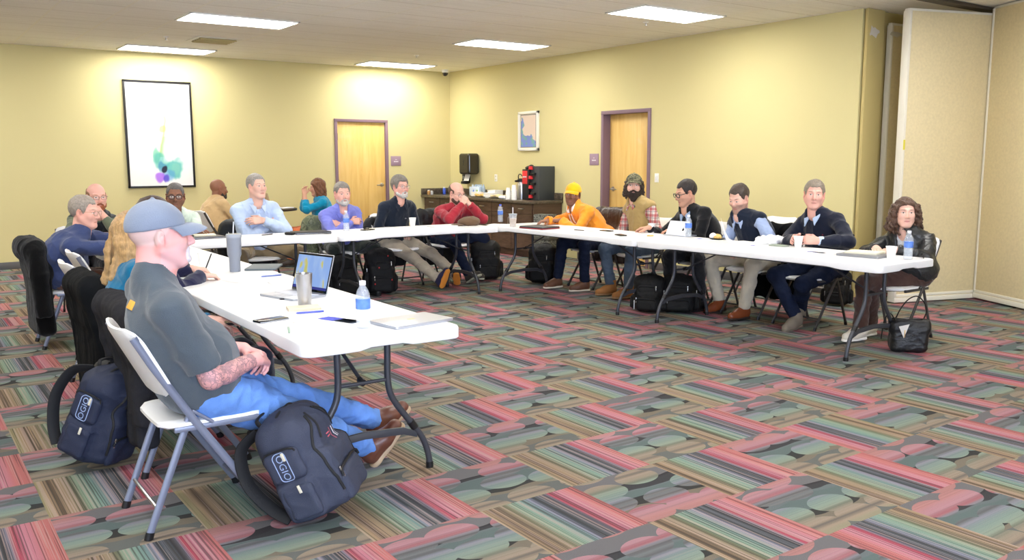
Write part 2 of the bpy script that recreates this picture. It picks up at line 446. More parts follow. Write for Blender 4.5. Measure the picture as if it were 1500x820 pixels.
def granite():
    n = NT('dark_laminate'); x, y, z, co = n.xyz()
    w = n.node('ShaderNodeTexNoise', 'Fac', Vector=co, Scale=30., Detail=8., Roughness=.7)
    n.put(n.b.inputs['Base Color'], n.ramp(w, [(.3, (42, 36, 30)), (.5, (84, 74, 62)), (.7, (118, 106, 90))])); n.b.inputs['Roughness'].default_value = .35; return n.m
WALLC = (218, 207, 154)
def wall_mat():
    return mat('yellow_wall_paint', WALLC, .75, bump=(180, .12), spec=.25)
M_wall = wall_mat(); M_base = mat('grey_vinyl_base', (92, 90, 92), .5); M_mauve = mat('mauve_paint', (132, 108, 120), .45, spec=.4)
M_part = mat('partition_fabric', (224, 209, 168), .95, bump=(300, .35), var=(40, .05)); M_alu = mat('almond_metal', (230, 225, 210), .4); M_white = mat('white_plastic', (236, 236, 236), .42, bump=(140, .06))
M_door = wood('maple_veneer', (224, 178, 96), (235, 196, 118), (242, 208, 138)); M_dwood = wood('dark_laminate_wood', (62, 44, 36), (84, 62, 52), (100, 78, 66), (1.2, 3, 14))
M_steel = mat('brushed_steel', (196, 196, 198), .28, 1.); M_black = mat('black_plastic', (22, 22, 24), .38); M_dark = mat('charcoal_metal', (66, 68, 74), .42, .35)
M_paper = mat('white_paper', (243, 243, 243), .8); M_cerw = mat('white_ceramic', (235, 235, 232), .3)

# ------------------------------------------------------------------ room shell
def slab(name, lo, hi, m, bev=0):
    b = MB(); c = [(l+h)/2 for l, h in zip(lo, hi)]; b.box(c, [h-l for l, h in zip(lo, hi)], bev)
    o = b.build(name, m, None, bool(bev)); o['kind'] = 'structure'; return o
XL, YN, XR = -12.5, -17.5, 2.6
slab('floor', (XL-.2, YN-.2, -.1), (XR+.2, .4, 0), carpet())
slab('ceiling', (XL-.2, YN-.2, H), (XR+.2, .4, H+.1), ceiling_mat())
def wall_with_door(name, axis, a0, a1, d0, d1, dh, th=.2):
    b = MB()
    def bx(p, q, z0, z1):
        if axis == 'x': b.box(((p+q)/2, th/2, (z0+z1)/2), (q-p, th, z1-z0))
        else: b.box((th/2, (p+q)/2, (z0+z1)/2), (th, q-p, z1-z0))
    bx(a0, d0, 0, H); bx(d1, a1, 0, H); bx(d0, d1, dh, H)
    o = b.build(name, M_wall, None, False); o['kind'] = 'structure'; return o
D1 = (-2.215, -1.30); D2 = (-5.09, -4.175); DH = 2.12
wall_with_door('wall_back', 'x', XL-.2, .2, D1[0], D1[1], DH)
wall_with_door('wall_right', 'y', -8.2, 0, D2[0], D2[1], DH)
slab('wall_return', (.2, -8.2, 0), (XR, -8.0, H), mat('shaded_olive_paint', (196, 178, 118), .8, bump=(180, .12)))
slab('wall_side', (XR, YN, 0), (XR+.2, -8.2, H), M_wall)
slab('wall_left', (XL-.2, YN, 0), (XL, 0, H), M_wall)
# wall behind the camera, with an unseen window added to carry a cool fill light
b = MB(); WX = (-11.6, -6.4); WZ = (.8, 2.5)
for lo, hi in (((XL, YN-.2, 0), (WX[0], YN, H)), ((WX[1], YN-.2, 0), (XR, YN, H)), ((WX[0], YN-.2, 0), (WX[1], YN, WZ[0])), ((WX[0], YN-.2, WZ[1]), (WX[1], YN, H))):
    b.box([(l+h)/2 for l, h in zip(lo, hi)], [h-l for l, h in zip(lo, hi)])
b.build('wall_front', M_wall, None, False)['kind'] = 'structure'
wf = MB()
for x in np.linspace(WX[0], WX[1], 5): wf.box((x, YN-.1, (WZ[0]+WZ[1])/2), (.06, .08, WZ[1]-WZ[0]))
for z in WZ: wf.box(((WX[0]+WX[1])/2, YN-.1, z), (WX[1]-WX[0], .08, .06))
wo = wf.build('added_window_1', M_alu, None, False); wo['kind'] = 'structure'
g = MB().box(((WX[0]+WX[1])/2, YN-.1, (WZ[0]+WZ[1])/2), (WX[1]-WX[0], .008, WZ[1]-WZ[0])).build('pane', mat('window_glass', (255, 255, 255), .0, alpha=.08), wo, False)
def base(name, pts):
    b = MB()
    for (x0, y0, x1, y1) in pts: b.box(((x0+x1)/2, (y0+y1)/2, .05), (abs(x1-x0)+.0, abs(y1-y0)+.0, .1), .004)
    b.build(name, M_base)['kind'] = 'structure'
base('baseboard_back', [(XL, -.012, D1[0]-.06, 0), (D1[1]+.06, -.012, -.66, 0)])
base('baseboard_right', [(-.012, -8.2, 0, D2[0]-.06), (-.012, D2[1]+.06, 0, -3.62)])

def door(n, axis, d0, d1, recess, hinge_low, handle_high):
    """door_n with mauve steel frame; handle at the high or low coordinate end"""
    def tr(p): return p if axis == 'x' else (p[1], p[0], p[2])
    def bx(b, c, d, bev=0): b.box(tr(c), tr(d), bev)
    w = d1-d0; mid = (d0+d1)/2; fw = .05
    leaf = MB(); bx(leaf, (mid, recess+.02, DH/2), (w-.03, .04, DH-.012), .002)
    dr = leaf.build('door_%d' % n, M_door); dr['kind'] = 'structure'
    f = MB()
    for s in (-1, 1):
        a = d0 if s < 0 else d1
        bx(f, (a-s*.006+s*fw/2-s*.006, .08, DH/2), (fw, .2, DH), .004); bx(f, (a-s*.02, recess+.09, DH/2), (.03, .1, DH))
    bx(f, (mid, .08, DH+.012), (w+2*fw-.02, .2, fw), .004)
    bx(f, (mid, recess+.075, DH-.02), (w, .06, .06)); bx(f, (mid, .17, DH/2), (w, .03, DH))
    f.build('door_frame', M_mauve, dr)
    hx = d1-.085 if handle_high else d0+.085; dirn = -1 if handle_high else 1
    h = MB(); y = recess-.008
    hz = 1.05
    if axis == 'x':
        h.lathe([(.0, 0), (.032, 0), (.032, .008), (.028, .012), (.0, .012)], 20, (hx, y+.008, hz), rotm((1, 0, 0), 90))
    else:
        h.lathe([(.0, 0), (.032, 0), (.032, .008), (.028, .012), (.0, .012)], 20, (y+.008, hx, hz), rotm((0, 1, 0), -90))
    P = [(hx, y, hz), (hx, y-.05, hz), (hx+dirn*.02, y-.058, hz), (hx+dirn*.12, y-.055, hz-.004)]
    h.tube([tr(p) for p in P], [.011, .011, .012, .009], 10)
    h.build('door_handle', M_steel, dr)
    hg = MB(); ex = d0+.012 if hinge_low else d1-.012
    for z in (.25, 1.1, 1.86): bx(hg, (ex, recess-.004, z), (.03, .02, .11), .003)
    hg.build('hinge', M_dark, dr)
    return dr
door(1, 'x', D1[0], D1[1], .02, True, True)
door(2, 'y', D2[0], D2[1], .11, True, False)
# the low end of the second door is nearest the camera; its handle sits at the far end
for o in [o for o in C.objects if o.parent and o.parent.name == 'door_2' and o.name.startswith(('door_handle', 'hinge'))]: bpy.data.objects.remove(o)
d2 = bpy.data.objects['door_2']
h = MB(); hx = D2[1]-.1; h.lathe([(.0, 0), (.032, 0), (.032, .012), (.0, .012)], 20, (.11, hx, 1.06), rotm((0, 1, 0), -90)); h.tube([(.11, hx, 1.06), (.05, hx, 1.06), (.045, hx-.02, 1.06), (.048, hx-.12, 1.056)], [.011, .011, .012, .009], 10)
h.build('door_handle', M_steel, d2)

# folded operable partition
def panel(name, a, b_, z0, z1, th, label, yellow=False):
    a = V3(*a, 0); b_ = V3(*b_, 0); L = np.linalg.norm(b_-a); d = (b_-a)/L; n = V3(-d[1], d[0], 0); M = basis(d, n, V3(0, 0, 1)); mid = (a+b_)/2
    p = empty(name, tuple(mid), 0, label, 'partition', 'folding partition panels')
    MB().box((0, 0, (z0+z1)/2), (L-.03, th, z1-z0), .004, M).build('fabric_panel', M_part, p)
    for s in (-1, 1): MB().box(M@V3(s*(L/2-.012), 0, (z0+z1)/2), (.03, th+.012, z1-z0+.01), .006, M).build('edge_trim', M_alu, p)
    MB().box(M@V3(0, 0, z0-.015), (L, th+.02, .05), .004, M).box(M@V3(0, 0, z0+.03), (L, th+.012, .03), .004, M).build('bottom_seal', M_alu, p)
    MB().box(M@V3(0, 0, z1+.0), (L, th*.8, .05), .004, M).build('top_rail', M_alu, p)
    if yellow: MB().box(M@V3(-L/2+.012, -(th/2+.008), 1.62), (.02, .003, .1), .0, M).build('sticker', mat('yellow_label', (226, 214, 70), .6), p)
    return p
panel('partition_panel', (-.02, -8.70), (1.02, -9.03), .05, 2.93, .085, 'folded tan fabric partition panel right behind the curly haired woman', True)
panel('partition_panel', (.98, -9.08), (.36, -10.32), .06, 2.99, .085, 'nearest tan fabric partition panel cut off by the right edge')
panel('partition_panel', (.40, -8.262), (1.45, -8.34), .05, 2.88, .05, 'narrow shaded partition panel in the recess beside the yellow wall end')
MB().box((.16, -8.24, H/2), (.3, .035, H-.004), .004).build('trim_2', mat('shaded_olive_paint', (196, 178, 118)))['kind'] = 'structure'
b = MB().box((.75, -8.95, H-.02), (1.9, .12, .03)); b.build('trim_3', mat('track_dark', (70, 62, 52), .6), None, False)['kind'] = 'structure'

rs_ = np.random.RandomState(4)
for k_, (x_, w_, lb) in enumerate(((.12, .17, 'torn white plaster patch at the top of the olive wall end'), (.47, .22, 'narrow torn plaster patch at the top of the shaded recess'))):
    MB().prism([(w_*.5*math.cos(a)*(.7+.5*rs_.rand()), .055*math.sin(a)*(.6+.7*rs_.rand())*(1 if k_ == 0 else .5)) for a in np.linspace(0, 6.283, 19)[:-1]], 0, .003, 0, basis(V3(1, 0, 0), V3(0, 0, 1), V3(0, -1, 0)), (x_, -8.2585 if k_ == 0 else -8.297, 2.79)).build('plaster_patch', mat('bare_plaster', (206, 200, 188), .9), None)
    tag(bpy.data.objects['plaster_patch' if k_ == 0 else 'plaster_patch.001'], lb, 'plaster patch')
# ------------------------------------------------------------------ ceiling fittings
M_diff = mat('lamp_diffuser', (255, 255, 255), .5, emit=((255, 252, 246), 24.5))
def troffer(x, y, label):
    t = empty('ceiling_light', (x+.6, y+.3, H), 0, label, 'ceiling light', 'fluorescent ceiling lights')
    f = MB(); W, Dp, e = 1.215, .61, .022
    for c, d in (((0, Dp/2-e/2, -.008), (W, e, .016)), ((0, -Dp/2+e/2, -.008), (W, e, .016)), ((W/2-e/2, 0, -.008), (e, Dp, .016)), ((-W/2+e/2, 0, -.008), (e, Dp, .016))): f.box(c, d, .003)
    f.build('frame', mat('lamp_frame_white', (240, 240, 236), .4), t)
    MB().box((0, 0, -.008), (W-2*e, Dp-2*e, .008)).build('diffuser', M_diff, t, False)
    return t
FX = [((-5.643, -4.033), 'large glowing ceiling light at upper left, nearest above the seated rows'), ((-5.614, -.90), 'glowing ceiling light against the back wall above the tall art print'),
      ((-2.038, -4.014), 'glowing ceiling light in the middle of the ceiling, between back wall and nearer right light'), ((-2.026, -7.086), 'largest glowing ceiling light near the top right, above the right table row'), ((-2.007, -.919), 'farthest glowing ceiling light in front of the back door wall')]
for (x, y), lb in FX: troffer(x, y, lb)
for x in (-9.2, -5.6, -2.03):
    for y in (-7.08, -10.2, -13.3, -16.2):
        if (x, y) != (-2.03, -7.08): troffer(x, y, 'ceiling light out of the photo, over the near part of the room')
for y in (-.9, -4.0): troffer(-9.2, y, 'ceiling light out of the photo, over the left part of the room')
v = empty('air_vent', (-4.77, -1.95, H), 0, 'slotted metal air vent in the ceiling between the two left lights', 'air vent')
MB().box((0, 0, -.004), (.56, .56, .008), .002).build('vent_plate', mat('vent_metal', (226, 222, 210), .5), v)
for k in range(5): MB().box((0, -.19+.095*k, -.014), (.46, .045, .012), .003, rotm((1, 0, 0), 25)).build('louvre', mat('vent_louvre', (196, 180, 128), .5), v)
for k in range(4): MB().box((0, -.145+.095*k, -.009), (.46, .03, .003)).build('slot', mat('vent_slot', (52, 46, 38), .9), v, False)
def sprinkler(x, y, lb):
    s = empty('fire_sprinkler', (x, y, H), 0, lb, 'sprinkler', 'ceiling sprinkler heads')
    MB().lathe([(0, 0), (.035, 0), (.032, -.008), (.012, -.012), (.0, -.012)], 16).build('escutcheon', M_white, s)
    MB().lathe([(0, -.01), (.008, -.01), (.008, -.035), (.02, -.038), (.02, -.042), (0, -.042)], 12).build('deflector', M_steel, s)
sprinkler(-5.36, -1.92, 'small sprinkler head in the ceiling left of the air vent'); sprinkler(-1.77, -1.95, 'small sprinkler head in the ceiling near the back corner'); sprinkler(-1.21, -6.25, 'small sprinkler head in the ceiling below the near right light')
sc = empty('security_camera', (-.31, -.36, H), 0, 'white dome security camera hanging at the back corner of the ceiling', 'camera')
MB().lathe([(0, 0), (.06, 0), (.06, -.03), (.052, -.05), (0, -.05)], 24).build('housing', M_white, sc)
MB().lathe([(.05, -.05), (.047, -.075), (.035, -.095), (.018, -.106), (0, -.11)], 24).build('dome', mat('smoked_dome', (40, 40, 44), .12), sc)
for x, y in ((-2.9, -2.6), (-3.1, -1.3)):
    pass

# ------------------------------------------------------------------ sky and added cool fill light
w = bpy.data.worlds.new('World'); bpy.context.scene.world = w; w.use_nodes = True
w.node_tree.nodes['Background'].inputs[0].default_value = (.55, .68, 1, 1); w.node_tree.nodes['Background'].inputs[1].default_value = 1.5
def area(name, loc, rot, sx, sy, e, col):
    l = bpy.data.lights.new(name, 'AREA'); l.shape = 'RECTANGLE'; l.size = sx; l.size_y = sy; l.energy = e; l.color = col
    o = bpy.data.objects.new(name, l); C.objects.link(o); o.location = loc; o.rotation_euler = rot; return o
area('added_cool_fill', ((WX[0]+WX[1])/2, YN-.35, 1.65), (math.pi/2, 0, 0), WX[1]-WX[0], 1.7, 900, (.62, .74, 1))  # added fill lamp outside the made-up window; cools the foreground, lifts the ceiling
# ------------------------------------------------------------------ people
M_skin = mat('skin', (220, 170, 150), .5, attr='Col', bump=(500, .08), spec=.35, sss=.06)
def skin_mat(brows, lips, tattoo=False, iris=(58, 40, 30), gx=0., made={}):
    """skin with eyes, brows and lips drawn from head-frame coordinates stored on the mesh"""
    key = (brows, lips, tattoo, gx)
    if key in made: return made[key]
    n = NT('face_skin'); A = n.node('ShaderNodeAttribute', 'Vector', attribute_name='Face'); sp = n.t.nodes.new('ShaderNodeSeparateXYZ'); n.put(sp.inputs[0], A); x, y, z = sp.outputs
    M = n.math; ax = M('ABSOLUTE', x); ca = n.t.nodes.new('ShaderNodeAttribute'); ca.attribute_name = 'Col'; col = ca.outputs['Color']
    def step(v, a, b): return n.node('ShaderNodeMapRange', 0, **{'Value': v, 'From Min': a, 'From Max': b, 'To Min': 0., 'To Max': 1.})
    sq = lambda v: M('MULTIPLY', v, v)
    front = M('GREATER_THAN', y, .055)
    tc = n.node('ShaderNodeTexCoord', 'Object'); nz = n.node('ShaderNodeTexNoise', 'Fac', Vector=tc, Scale=26., Detail=3.); fine = n.node('ShaderNodeTexNoise', 'Fac', Vector=tc, Scale=500., Detail=3.)
    # lips
    t = sq(M('DIVIDE', ax, .0235)); prof = M('SUBTRACT', 1., t)
    up = step(M('SUBTRACT', M('MULTIPLY', prof, .0075), M('ADD', z, .0668)), -.0012, .0012); lo = step(M('ADD', M('MULTIPLY', prof, .0095), M('ADD', z, .0668)), -.0012, .0012)
    lm = M('MULTIPLY', M('MULTIPLY', up, lo), M('MULTIPLY', front, step(prof, 0., .12))); col = n.mix(M('MULTIPLY', lm, .62), col, lin(lips))
    line = M('MULTIPLY', step(M('ABSOLUTE', M('ADD', z, .0668)), .0019, .0007), M('MULTIPLY', front, step(ax, .0225, .0195))); col = n.mix(M('MULTIPLY', line, .65), col, lin((92, 50, 46)))
    # brows
    b = M('DIVIDE', M('SUBTRACT', ax, .033), .0205); zb = M('SUBTRACT', .0285, M('MULTIPLY', sq(M('SUBTRACT', b, .25)), .0035)); th = M('MULTIPLY', M('SUBTRACT', 1., sq(b)), .0042)
    bm = M('MULTIPLY', step(M('SUBTRACT', th, M('ABSOLUTE', M('SUBTRACT', z, zb))), -.0008, .0012), M('MULTIPLY', front, step(nz, .25, .5))); col = n.mix(M('MULTIPLY', bm, .72), col, lin(brows))
    # eyes
    ex = M('DIVIDE', M('SUBTRACT', ax, .031), .0150); ez = M('DIVIDE', M('SUBTRACT', z, .0036), .0054); e2 = M('ADD', sq(ex), sq(ez)); em = M('MULTIPLY', step(e2, 1.12, .9), front)
    lid = M('MULTIPLY', M('MULTIPLY', step(e2, 1.75, 1.25), step(ez, -.1, .3)), front); col = n.mix(M('MULTIPLY', lid, .6), col, lin((74, 48, 42)))
    col = n.mix(em, col, lin((214, 206, 200))); ir = M('ADD', sq(M('SUBTRACT', ax, M('ADD', .031, M('MULTIPLY', M('SIGN', x), gx)))), sq(M('SUBTRACT', z, .0046)))
    col = n.mix(M('MULTIPLY', em, step(ir, .0000402, .0000300)), col, lin(iris)); col = n.mix(M('MULTIPLY', em, step(ir, .0000090, .0000060)), col, lin((16, 12, 12)))
    if tattoo:
        va = n.t.nodes.new('ShaderNodeVectorMath'); va.operation = 'MULTIPLY_ADD'; va.inputs[1].default_value = (.06, .06, .06); n.put(va.inputs[0], n.node('ShaderNodeTexNoise', 'Color', Vector=tc, Scale=22., Detail=3.)); n.put(va.inputs[2], tc)
        v = n.node('ShaderNodeTexVoronoi', 'Distance', Vector=va.outputs[0], Scale=40., feature='DISTANCE_TO_EDGE')
        f = M('MAXIMUM', M('MAXIMUM', M('MULTIPLY', step(v, .09, .04), .8), .30), M('MULTIPLY', step(nz, .46, .54), .62)); col = n.mix(M('MULTIPLY', M('MULTIPLY', f, ca.outputs['Alpha']), .85), col, lin((66, 72, 92)))
    n.put(n.b.inputs['Base Color'], col); n.b.inputs['Roughness'].default_value = .5; n.b.inputs['Specular IOR Level'].default_value = .35; n.b.inputs['Subsurface Weight'].default_value = .06; n.b.inputs['Subsurface Radius'].default_value = (.01, .004, .002)
    bp = n.t.nodes.new('ShaderNodeBump'); bp.inputs['Strength'].default_value = .08; bp.inputs['Distance'].default_value = .01; n.put(bp.inputs['Height'], fine); n.put(n.b.inputs['Normal'], bp.outputs[0])
    made[key] = n.m; return n.m
M_lens = mat('spectacle_lens', (235, 240, 245), .02, alpha=.12)
SKIN = dict(light=(230, 184, 166), pink=(229, 175, 159), tan=(214, 164, 138), brown=(142, 98, 76), dark=(112, 74, 54), olive=(206, 156, 130))
def ik(S, W, l1, l2, hint):
    S, W = V3(*S), V3(*W); d = W-S; L = np.linalg.norm(d); sc = max(1., L/(l1+l2)*1.002); l1 *= sc; l2 *= sc
    d /= L; a = (l1*l1-l2*l2+L*L)/(2*L); hh = math.sqrt(max(l1*l1-a*a, 0)); p = V3(*hint); p = nrm(p-d*(p@d)); return S+d*a+p*hh
def hand(s, W, fd, pn_, right, curl=.3, scale=1., thumb=.3, k=.006):
    """palm, four separate fingers with three joints each, and a thumb leaving the side of the palm. fd finger direction, pn_ back-of-hand normal"""
    f = nrm(fd); n = V3(*pn_); n = nrm(n-f*(n@f)); t = np.cross(n, f)*(1 if right else -1); W = V3(*W); S = scale
    u = (.030, .010, -.010, -.028); ky = (.088, .092, .088, .080); Ls = ((.042, .026, .021), (.047, .030, .022), (.043, .028, .021), (.034, .020, .018)); rr = (.0092, .0095, .0090, .0080)
    cu = curl if hasattr(curl, '__len__') else (curl*.9, curl, curl*1.05, curl*1.1)
    for i in range(4):
        K = W+S*(f*ky[i]+t*u[i]); s.cone(W+S*(t*u[i]*.6+f*.01), K, .0155*S, .0125*S, .012)
        a = 0; p = K
        for j, (L, dg) in enumerate(zip(Ls[i], (62, 82, 48))):
            a += cu[i]*dg*D2R; d = f*math.cos(a)-n*math.sin(a)+t*(u[i]*1.2 if j == 0 else 0); q = p+S*L*nrm(d)
            s.cone(p, q, S*rr[i]*(1-.12*j), S*rr[i]*(.88-.12*j), .003 if j else .006); p = q
    b = W+S*(f*.022+t*.022-n*.006); d1 = nrm(t*(.85-thumb*.5)+f*.6-n*(.25+thumb*.5)); p1 = b+S*.044*d1; d2 = nrm(t*(.35-thumb*.6)+f*.9-n*(.2+thumb*.4)); p2 = p1+S*.033*d2; p3 = p2+S*.026*nrm(d2+f*.2-n*thumb*.3)
    s.cone(b, p1, .0165*S, .0125*S, .010); s.cone(p1, p2, .0112*S, .0098*S, .003); s.cone(p2, p3, .0098*S, .0078*S, .003)
def person(label, pos, face, head, gaze=None, pitch=0, tilt=0, skin='light', seat=.45, girth=1., build=1., hands=None, ankles=None, feet=None, knees=None,
           top=None, bottom=(60, 60, 60), hair=None, beard=None, brows=(90, 70, 60), glasses=None, shoes=None, bow=.06, lips=(196, 120, 114), h=.006, hs=1.04, cap=None, curl=(.35, .35),
           elbows=None, fdirs=None, pnorms=None, tattoo=False, stubble=None, group=None, thumb=(.3, .3), bust=0., shoulder_w=1., longhair=None, hips_w=1., hips_t=0, hemk=.97, eyes=0.):
    """pos (x,y) below the pelvis; face = heading in degrees; head = head-centre point in the room; all else in the person's own frame (x right, y forward, z up)"""
    fa = face*D2R; F = V3(math.cos(fa), math.sin(fa), 0); Rr = V3(math.sin(fa), -math.cos(fa), 0); O = V3(*pos, 0)
    loc = lambda p: V3((V3(*p)-O)@Rr, (V3(*p)-O)@F, p[2])
    Hc = loc(head); Pv = V3(0, 0, seat+.085); sp = build
    hy = ((gaze if gaze is not None else face)-face)*D2R            # positive = to the left
    Mh = rotm((0, 0, 1), hy/D2R) @ rotm((1, 0, 0), pitch) @ rotm((0, 1, 0), tilt)
    body = SDF()
    # spine
    hd = nrm(Hc-Pv); N = Hc-V3(0, .035, .161*hs)-hd*0 ; N = N-V3(0, .0, 0)
    sv = N-Pv; L = np.linalg.norm(sv); back = nrm(np.cross(sv, V3(1, 0, 0))); back = back if back[1] < 0 else -back
    p1 = Pv+sv*.45+back*bow
    up = nrm(N-p1); rt0 = nrm(np.cross(V3(0, 1, 0), V3(0, 0, 1))); rt = nrm(rt0-up*(rt0@up)); fw = np.cross(up, rt)
    M1 = basis(rt, fw, up); sc = N-up*.088; sw = .178*sp*shoulder_w
    Sh = [sc+s*rt*sw for s in (1, -1)]                              # right, left
    Ml = basis(rt, np.cross(nrm(sv), rt), nrm(sv)); g = girth
    TOR = [('e', Pv+V3(0, -.02, .04), V3(.168*hips_w*(.8+.2*g), .128*(.7+.3*g), .125), None, .05),
           ('e', Pv+sv*.27+Ml@V3(0, .022+.03*(g-1)-bow*.3, 0), V3(.150*g, .112*g, .17), Ml, .06),
           ('e', p1+up*.08+fw*.005, V3(.160*(.6+.4*g)*sp, .112*(.6+.4*g), .185), M1, .06),
           ('c', sc+(Sh[0]-sc)*.8-up*.004, sc+(Sh[1]-sc)*.8-up*.004, .046*sp, .046*sp, .04), ('c', N+up*.004, Sh[0]-up*.002, .056, .036*sp, .045), ('c', N+up*.004, Sh[1]-up*.002, .056, .036*sp, .045)]
    if bust:
        for s in (-1, 1): TOR.append(('e', p1+up*.07+fw*.10+rt*.068*s, V3(.06, .055, .062)*bust, M1, .05))
    def addt(s, off, kk=1.):
        for q in TOR:
            if q[0] == 'e': s.ell(q[1], q[2]+off, q[3], q[4]*kk)
            else: s.cone(q[1], q[2], q[3]+off, q[4]+off, q[5]*kk)
    addt(body, -.012)
    # arms
    hands = hands or (V3(.12, .45, .775), V3(-.12, .45, .775)); arms = []
    l1, l2 = .285*sp, .255*sp
    for i, s in enumerate((1, -1)):
        W = V3(*hands[i]); hint = V3(s*.6, -.35, -.75) if not elbows or elbows[i] is None else V3(*elbows[i])
        E = ik(Sh[i], W, l1, l2, hint); arms.append((Sh[i], E, W))
        body.cone(Sh[i], E, .047*sp*(.7+.3*g), .038*sp, .03); body.cone(E, E+(W-E)*.35, .041*sp, .040*sp, .02); body.cone(E+(W-E)*.3, W, .041*sp, .0275*sp, .02)
        fd = nrm(W-E) if not fdirs or fdirs[i] is None else V3(*fdirs[i]); pnm = V3(0, 0, 1) if not pnorms or pnorms[i] is None else V3(*pnorms[i])
        hand(body, W, fd, pnm, s > 0, curl[i], .98*sp if sp > .93 else .93, thumb[i])
    # legs
    ank = [loc(a) if len(a) == 3 else V3(s*.12, .45, .09) for a, s in zip(ankles, (1, -1))] if ankles else [V3(.11, .48, .09), V3(-.11, .48, .09)]
    legs = []
    for i, s in enumerate((1, -1)):
        Hp = Pv+V3(s*.088*hips_w, .02, -.005); hint = V3(s*.12, .5, 1) if not knees or knees[i] is None else V3(*knees[i])
        K = ik(Hp, ank[i], .43*sp, .41*sp, hint); legs.append((Hp, K, ank[i]))
        body.cone(Hp, K, .072*(.6+.4*g), .048, .03); body.cone(K, K+(ank[i]-K)*.35, .046, .046, .02); body.cone(K+(ank[i]-K)*.3, ank[i], .047, .033, .02)
        dfo = nrm(V3(*feet[i])) if feet else V3(0, 1, 0); uf = np.cross(nrm(np.cross(dfo, V3(0, 0, 1))), dfo); body.cone(ank[i]-uf*.02, ank[i]+dfo*.12-uf*.050, .030, .022, .02)
    # neck and head
    T = lambda p: Hc+Mh@(V3(*p)*hs)
    def HE(s, c, r, k=.012, op='u', Mx=None): s.ell(T(c), V3(*r)*hs, Mh if Mx is None else Mh@Mx, k, op)
    def HC(s, a, b, ra, rb=None, k=.01, op='u'): s.cone(T(a), T(b), ra*hs, (ra if rb is None else rb)*hs, k, op)
    ng = .92+.25*(g-1)
    body.cone(N-up*.02, T((0, -.022, -.045)), .066*ng*sp, .060*ng*sp, .03); body.cone(N+fw*.03, T((0, .02, -.07)), .045*ng*sp, .045*ng*sp, .03)
    HE(body, (0, -.016, .034), (.0765, .096, .088)); HE(body, (0, .028, -.03), (.0665*(.8+.2*g), .068, .082), .02); HC(body, (0, .074, -.098), (0, .066, -.10), .022, .026, .02)
    for s in (-1, 1):
        HC(body, (s*.055*(.8+.2*g), .0, -.045), (s*.022, .068, -.098), .026, .021, .02); HE(body, (s*.040, .066, -.022), (.024, .022, .026), .02)   # jaw, cheek
        HC(body, (s*.014, .086, .027), (s*.044, .070, .026), .0115, .010, .012)                                                        # brow ridge
        HE(body, (s*.031, .0965, .006), (.018, .014, .011), .010, 's'); HE(body, (s*.031, .0785, .005), (.0135, .0125, .0125), .003)       # socket, eyeball
        HC(body, (s*.019, .0885, .013), (s*.043, .080, .012), .0042, .0042, .004); HC(body, (s*.020, .0885, -.0045), (s*.043, .0795, -.003), .0035, .0035, .004)  # lids
        HE(body, (s*.0125, .100, -.036), (.0085, .011, .008), .006)                                                                       # nostril wing
        HE(body, (s*.081, -.008, -.006), (.009, .021, .034), .005, 'u', rotm((0, 0, 1), s*-30) @ rotm((1, 0, 0), -8)); HE(body, (s*.0905, .0, -.003), (.0065, .011, .019), .003, 's', rotm((0, 0, 1), s*-30))
        HC(body, (s*.079, -.004, -.034), (s*.078, -.002, -.034), .008, .008, .005)
    HC(body, (0, .090, .016), (0, .112, -.030), .0072, .0122*(1 if build > .95 else .85), .012); HE(body, (0, .090, -.045), (.012, .008, .012), .01)
    HC(body, (-.017, .0875, -.0615), (.017, .0875, -.0615), .0062, .0062, .006); HC(body, (-.014, .0865, -.0725), (.014, .0865, -.0725), .0072, .0072, .006)
    HC(body, (-.021, .0975, -.0668), (.021, .0975, -.0668), .0028, .0028, .004, 's')
    P, Fq = body.mesh(h); P = relax(P, Fq, 1, .35)
    # colours of the body, in the head frame
    base = np.array(lin(SKIN.get(skin, skin) if isinstance(skin, str) else skin)); col = np.ones((len(P), 4)); col[:, :3] = base; col[:, 3] = 0
    col[:, :3] *= (1+.06*pn(P, 60, 3))[:, None]
    q = ((P-Hc)@Mh)/hs; ax = np.abs(q[:, 0]); y, z = q[:, 1], q[:, 2]; inh = (z > -.125) & (z < .135) & (np.linalg.norm(q, axis=1) < .16)
    def paint(m, c, f=1.):
        f = (np.clip(m, 0, 1)*inh*f)[:, None]; col[:, :3] = col[:, :3]*(1-f)+np.array(lin(c))*f
    redd = tuple(min(255, v*a) for v, a in zip(SKIN.get(skin, skin) if isinstance(skin, str) else skin, (1.0, .86, .84)))
    paint(np.exp(-(((ax-.045)/.024)**2+((z+.02)/.024)**2))*(y > .03), redd, .2); paint(np.exp(-((ax/.014)**2+((z+.03)/.02)**2))*(y > .085), redd, .3); paint((np.exp(-((ax-.085)/.014)**2)), redd, .4)
    if stubble: paint(np.clip((-.028-z-.25*np.clip(.05-y, -1, .05))/.015, 0, 1)*(y > -.01)*(ax > -1), stubble[0], stubble[1])
    if hair and hair.get('crop'): paint(np.clip((z-hair.get('line', .06)-.0+1.1*np.clip(.03-y, -.06, .05))/.012, 0, 1)*(np.hypot(q[:, 0]/.075, (y+.02)/.09) > hair.get('bald', -1)), hair['crop'], hair.get('cf', .8))
    if tattoo:
        a, e, w_ = arms[0]; dd = np.linalg.norm(P-(e+(w_-e)*.0), axis=1)
        def seg(A, B): t = np.clip(((P-A)@(B-A))/((B-A)@(B-A)), 0, 1); return np.linalg.norm(P-A-t[:, None]*(B-A), axis=1), t
        d1_, t1 = seg(e, w_); d2_, t2 = seg(a, e); col[:, 3] = np.where(((d1_ < .06) & (t1 < .88)) | ((d2_ < .07) & (t2 > .4)), 1, 0)*(np.linalg.norm(P-e, axis=1) > .035)
    fq = np.where((inh & (np.linalg.norm(q, axis=1) < .155))[:, None], q, 9.)
    root = npmesh('person', P, Fq, skin_mat(tuple(brows or (120, 90, 76)), tuple(lips), tattoo, gx=eyes), None, col)
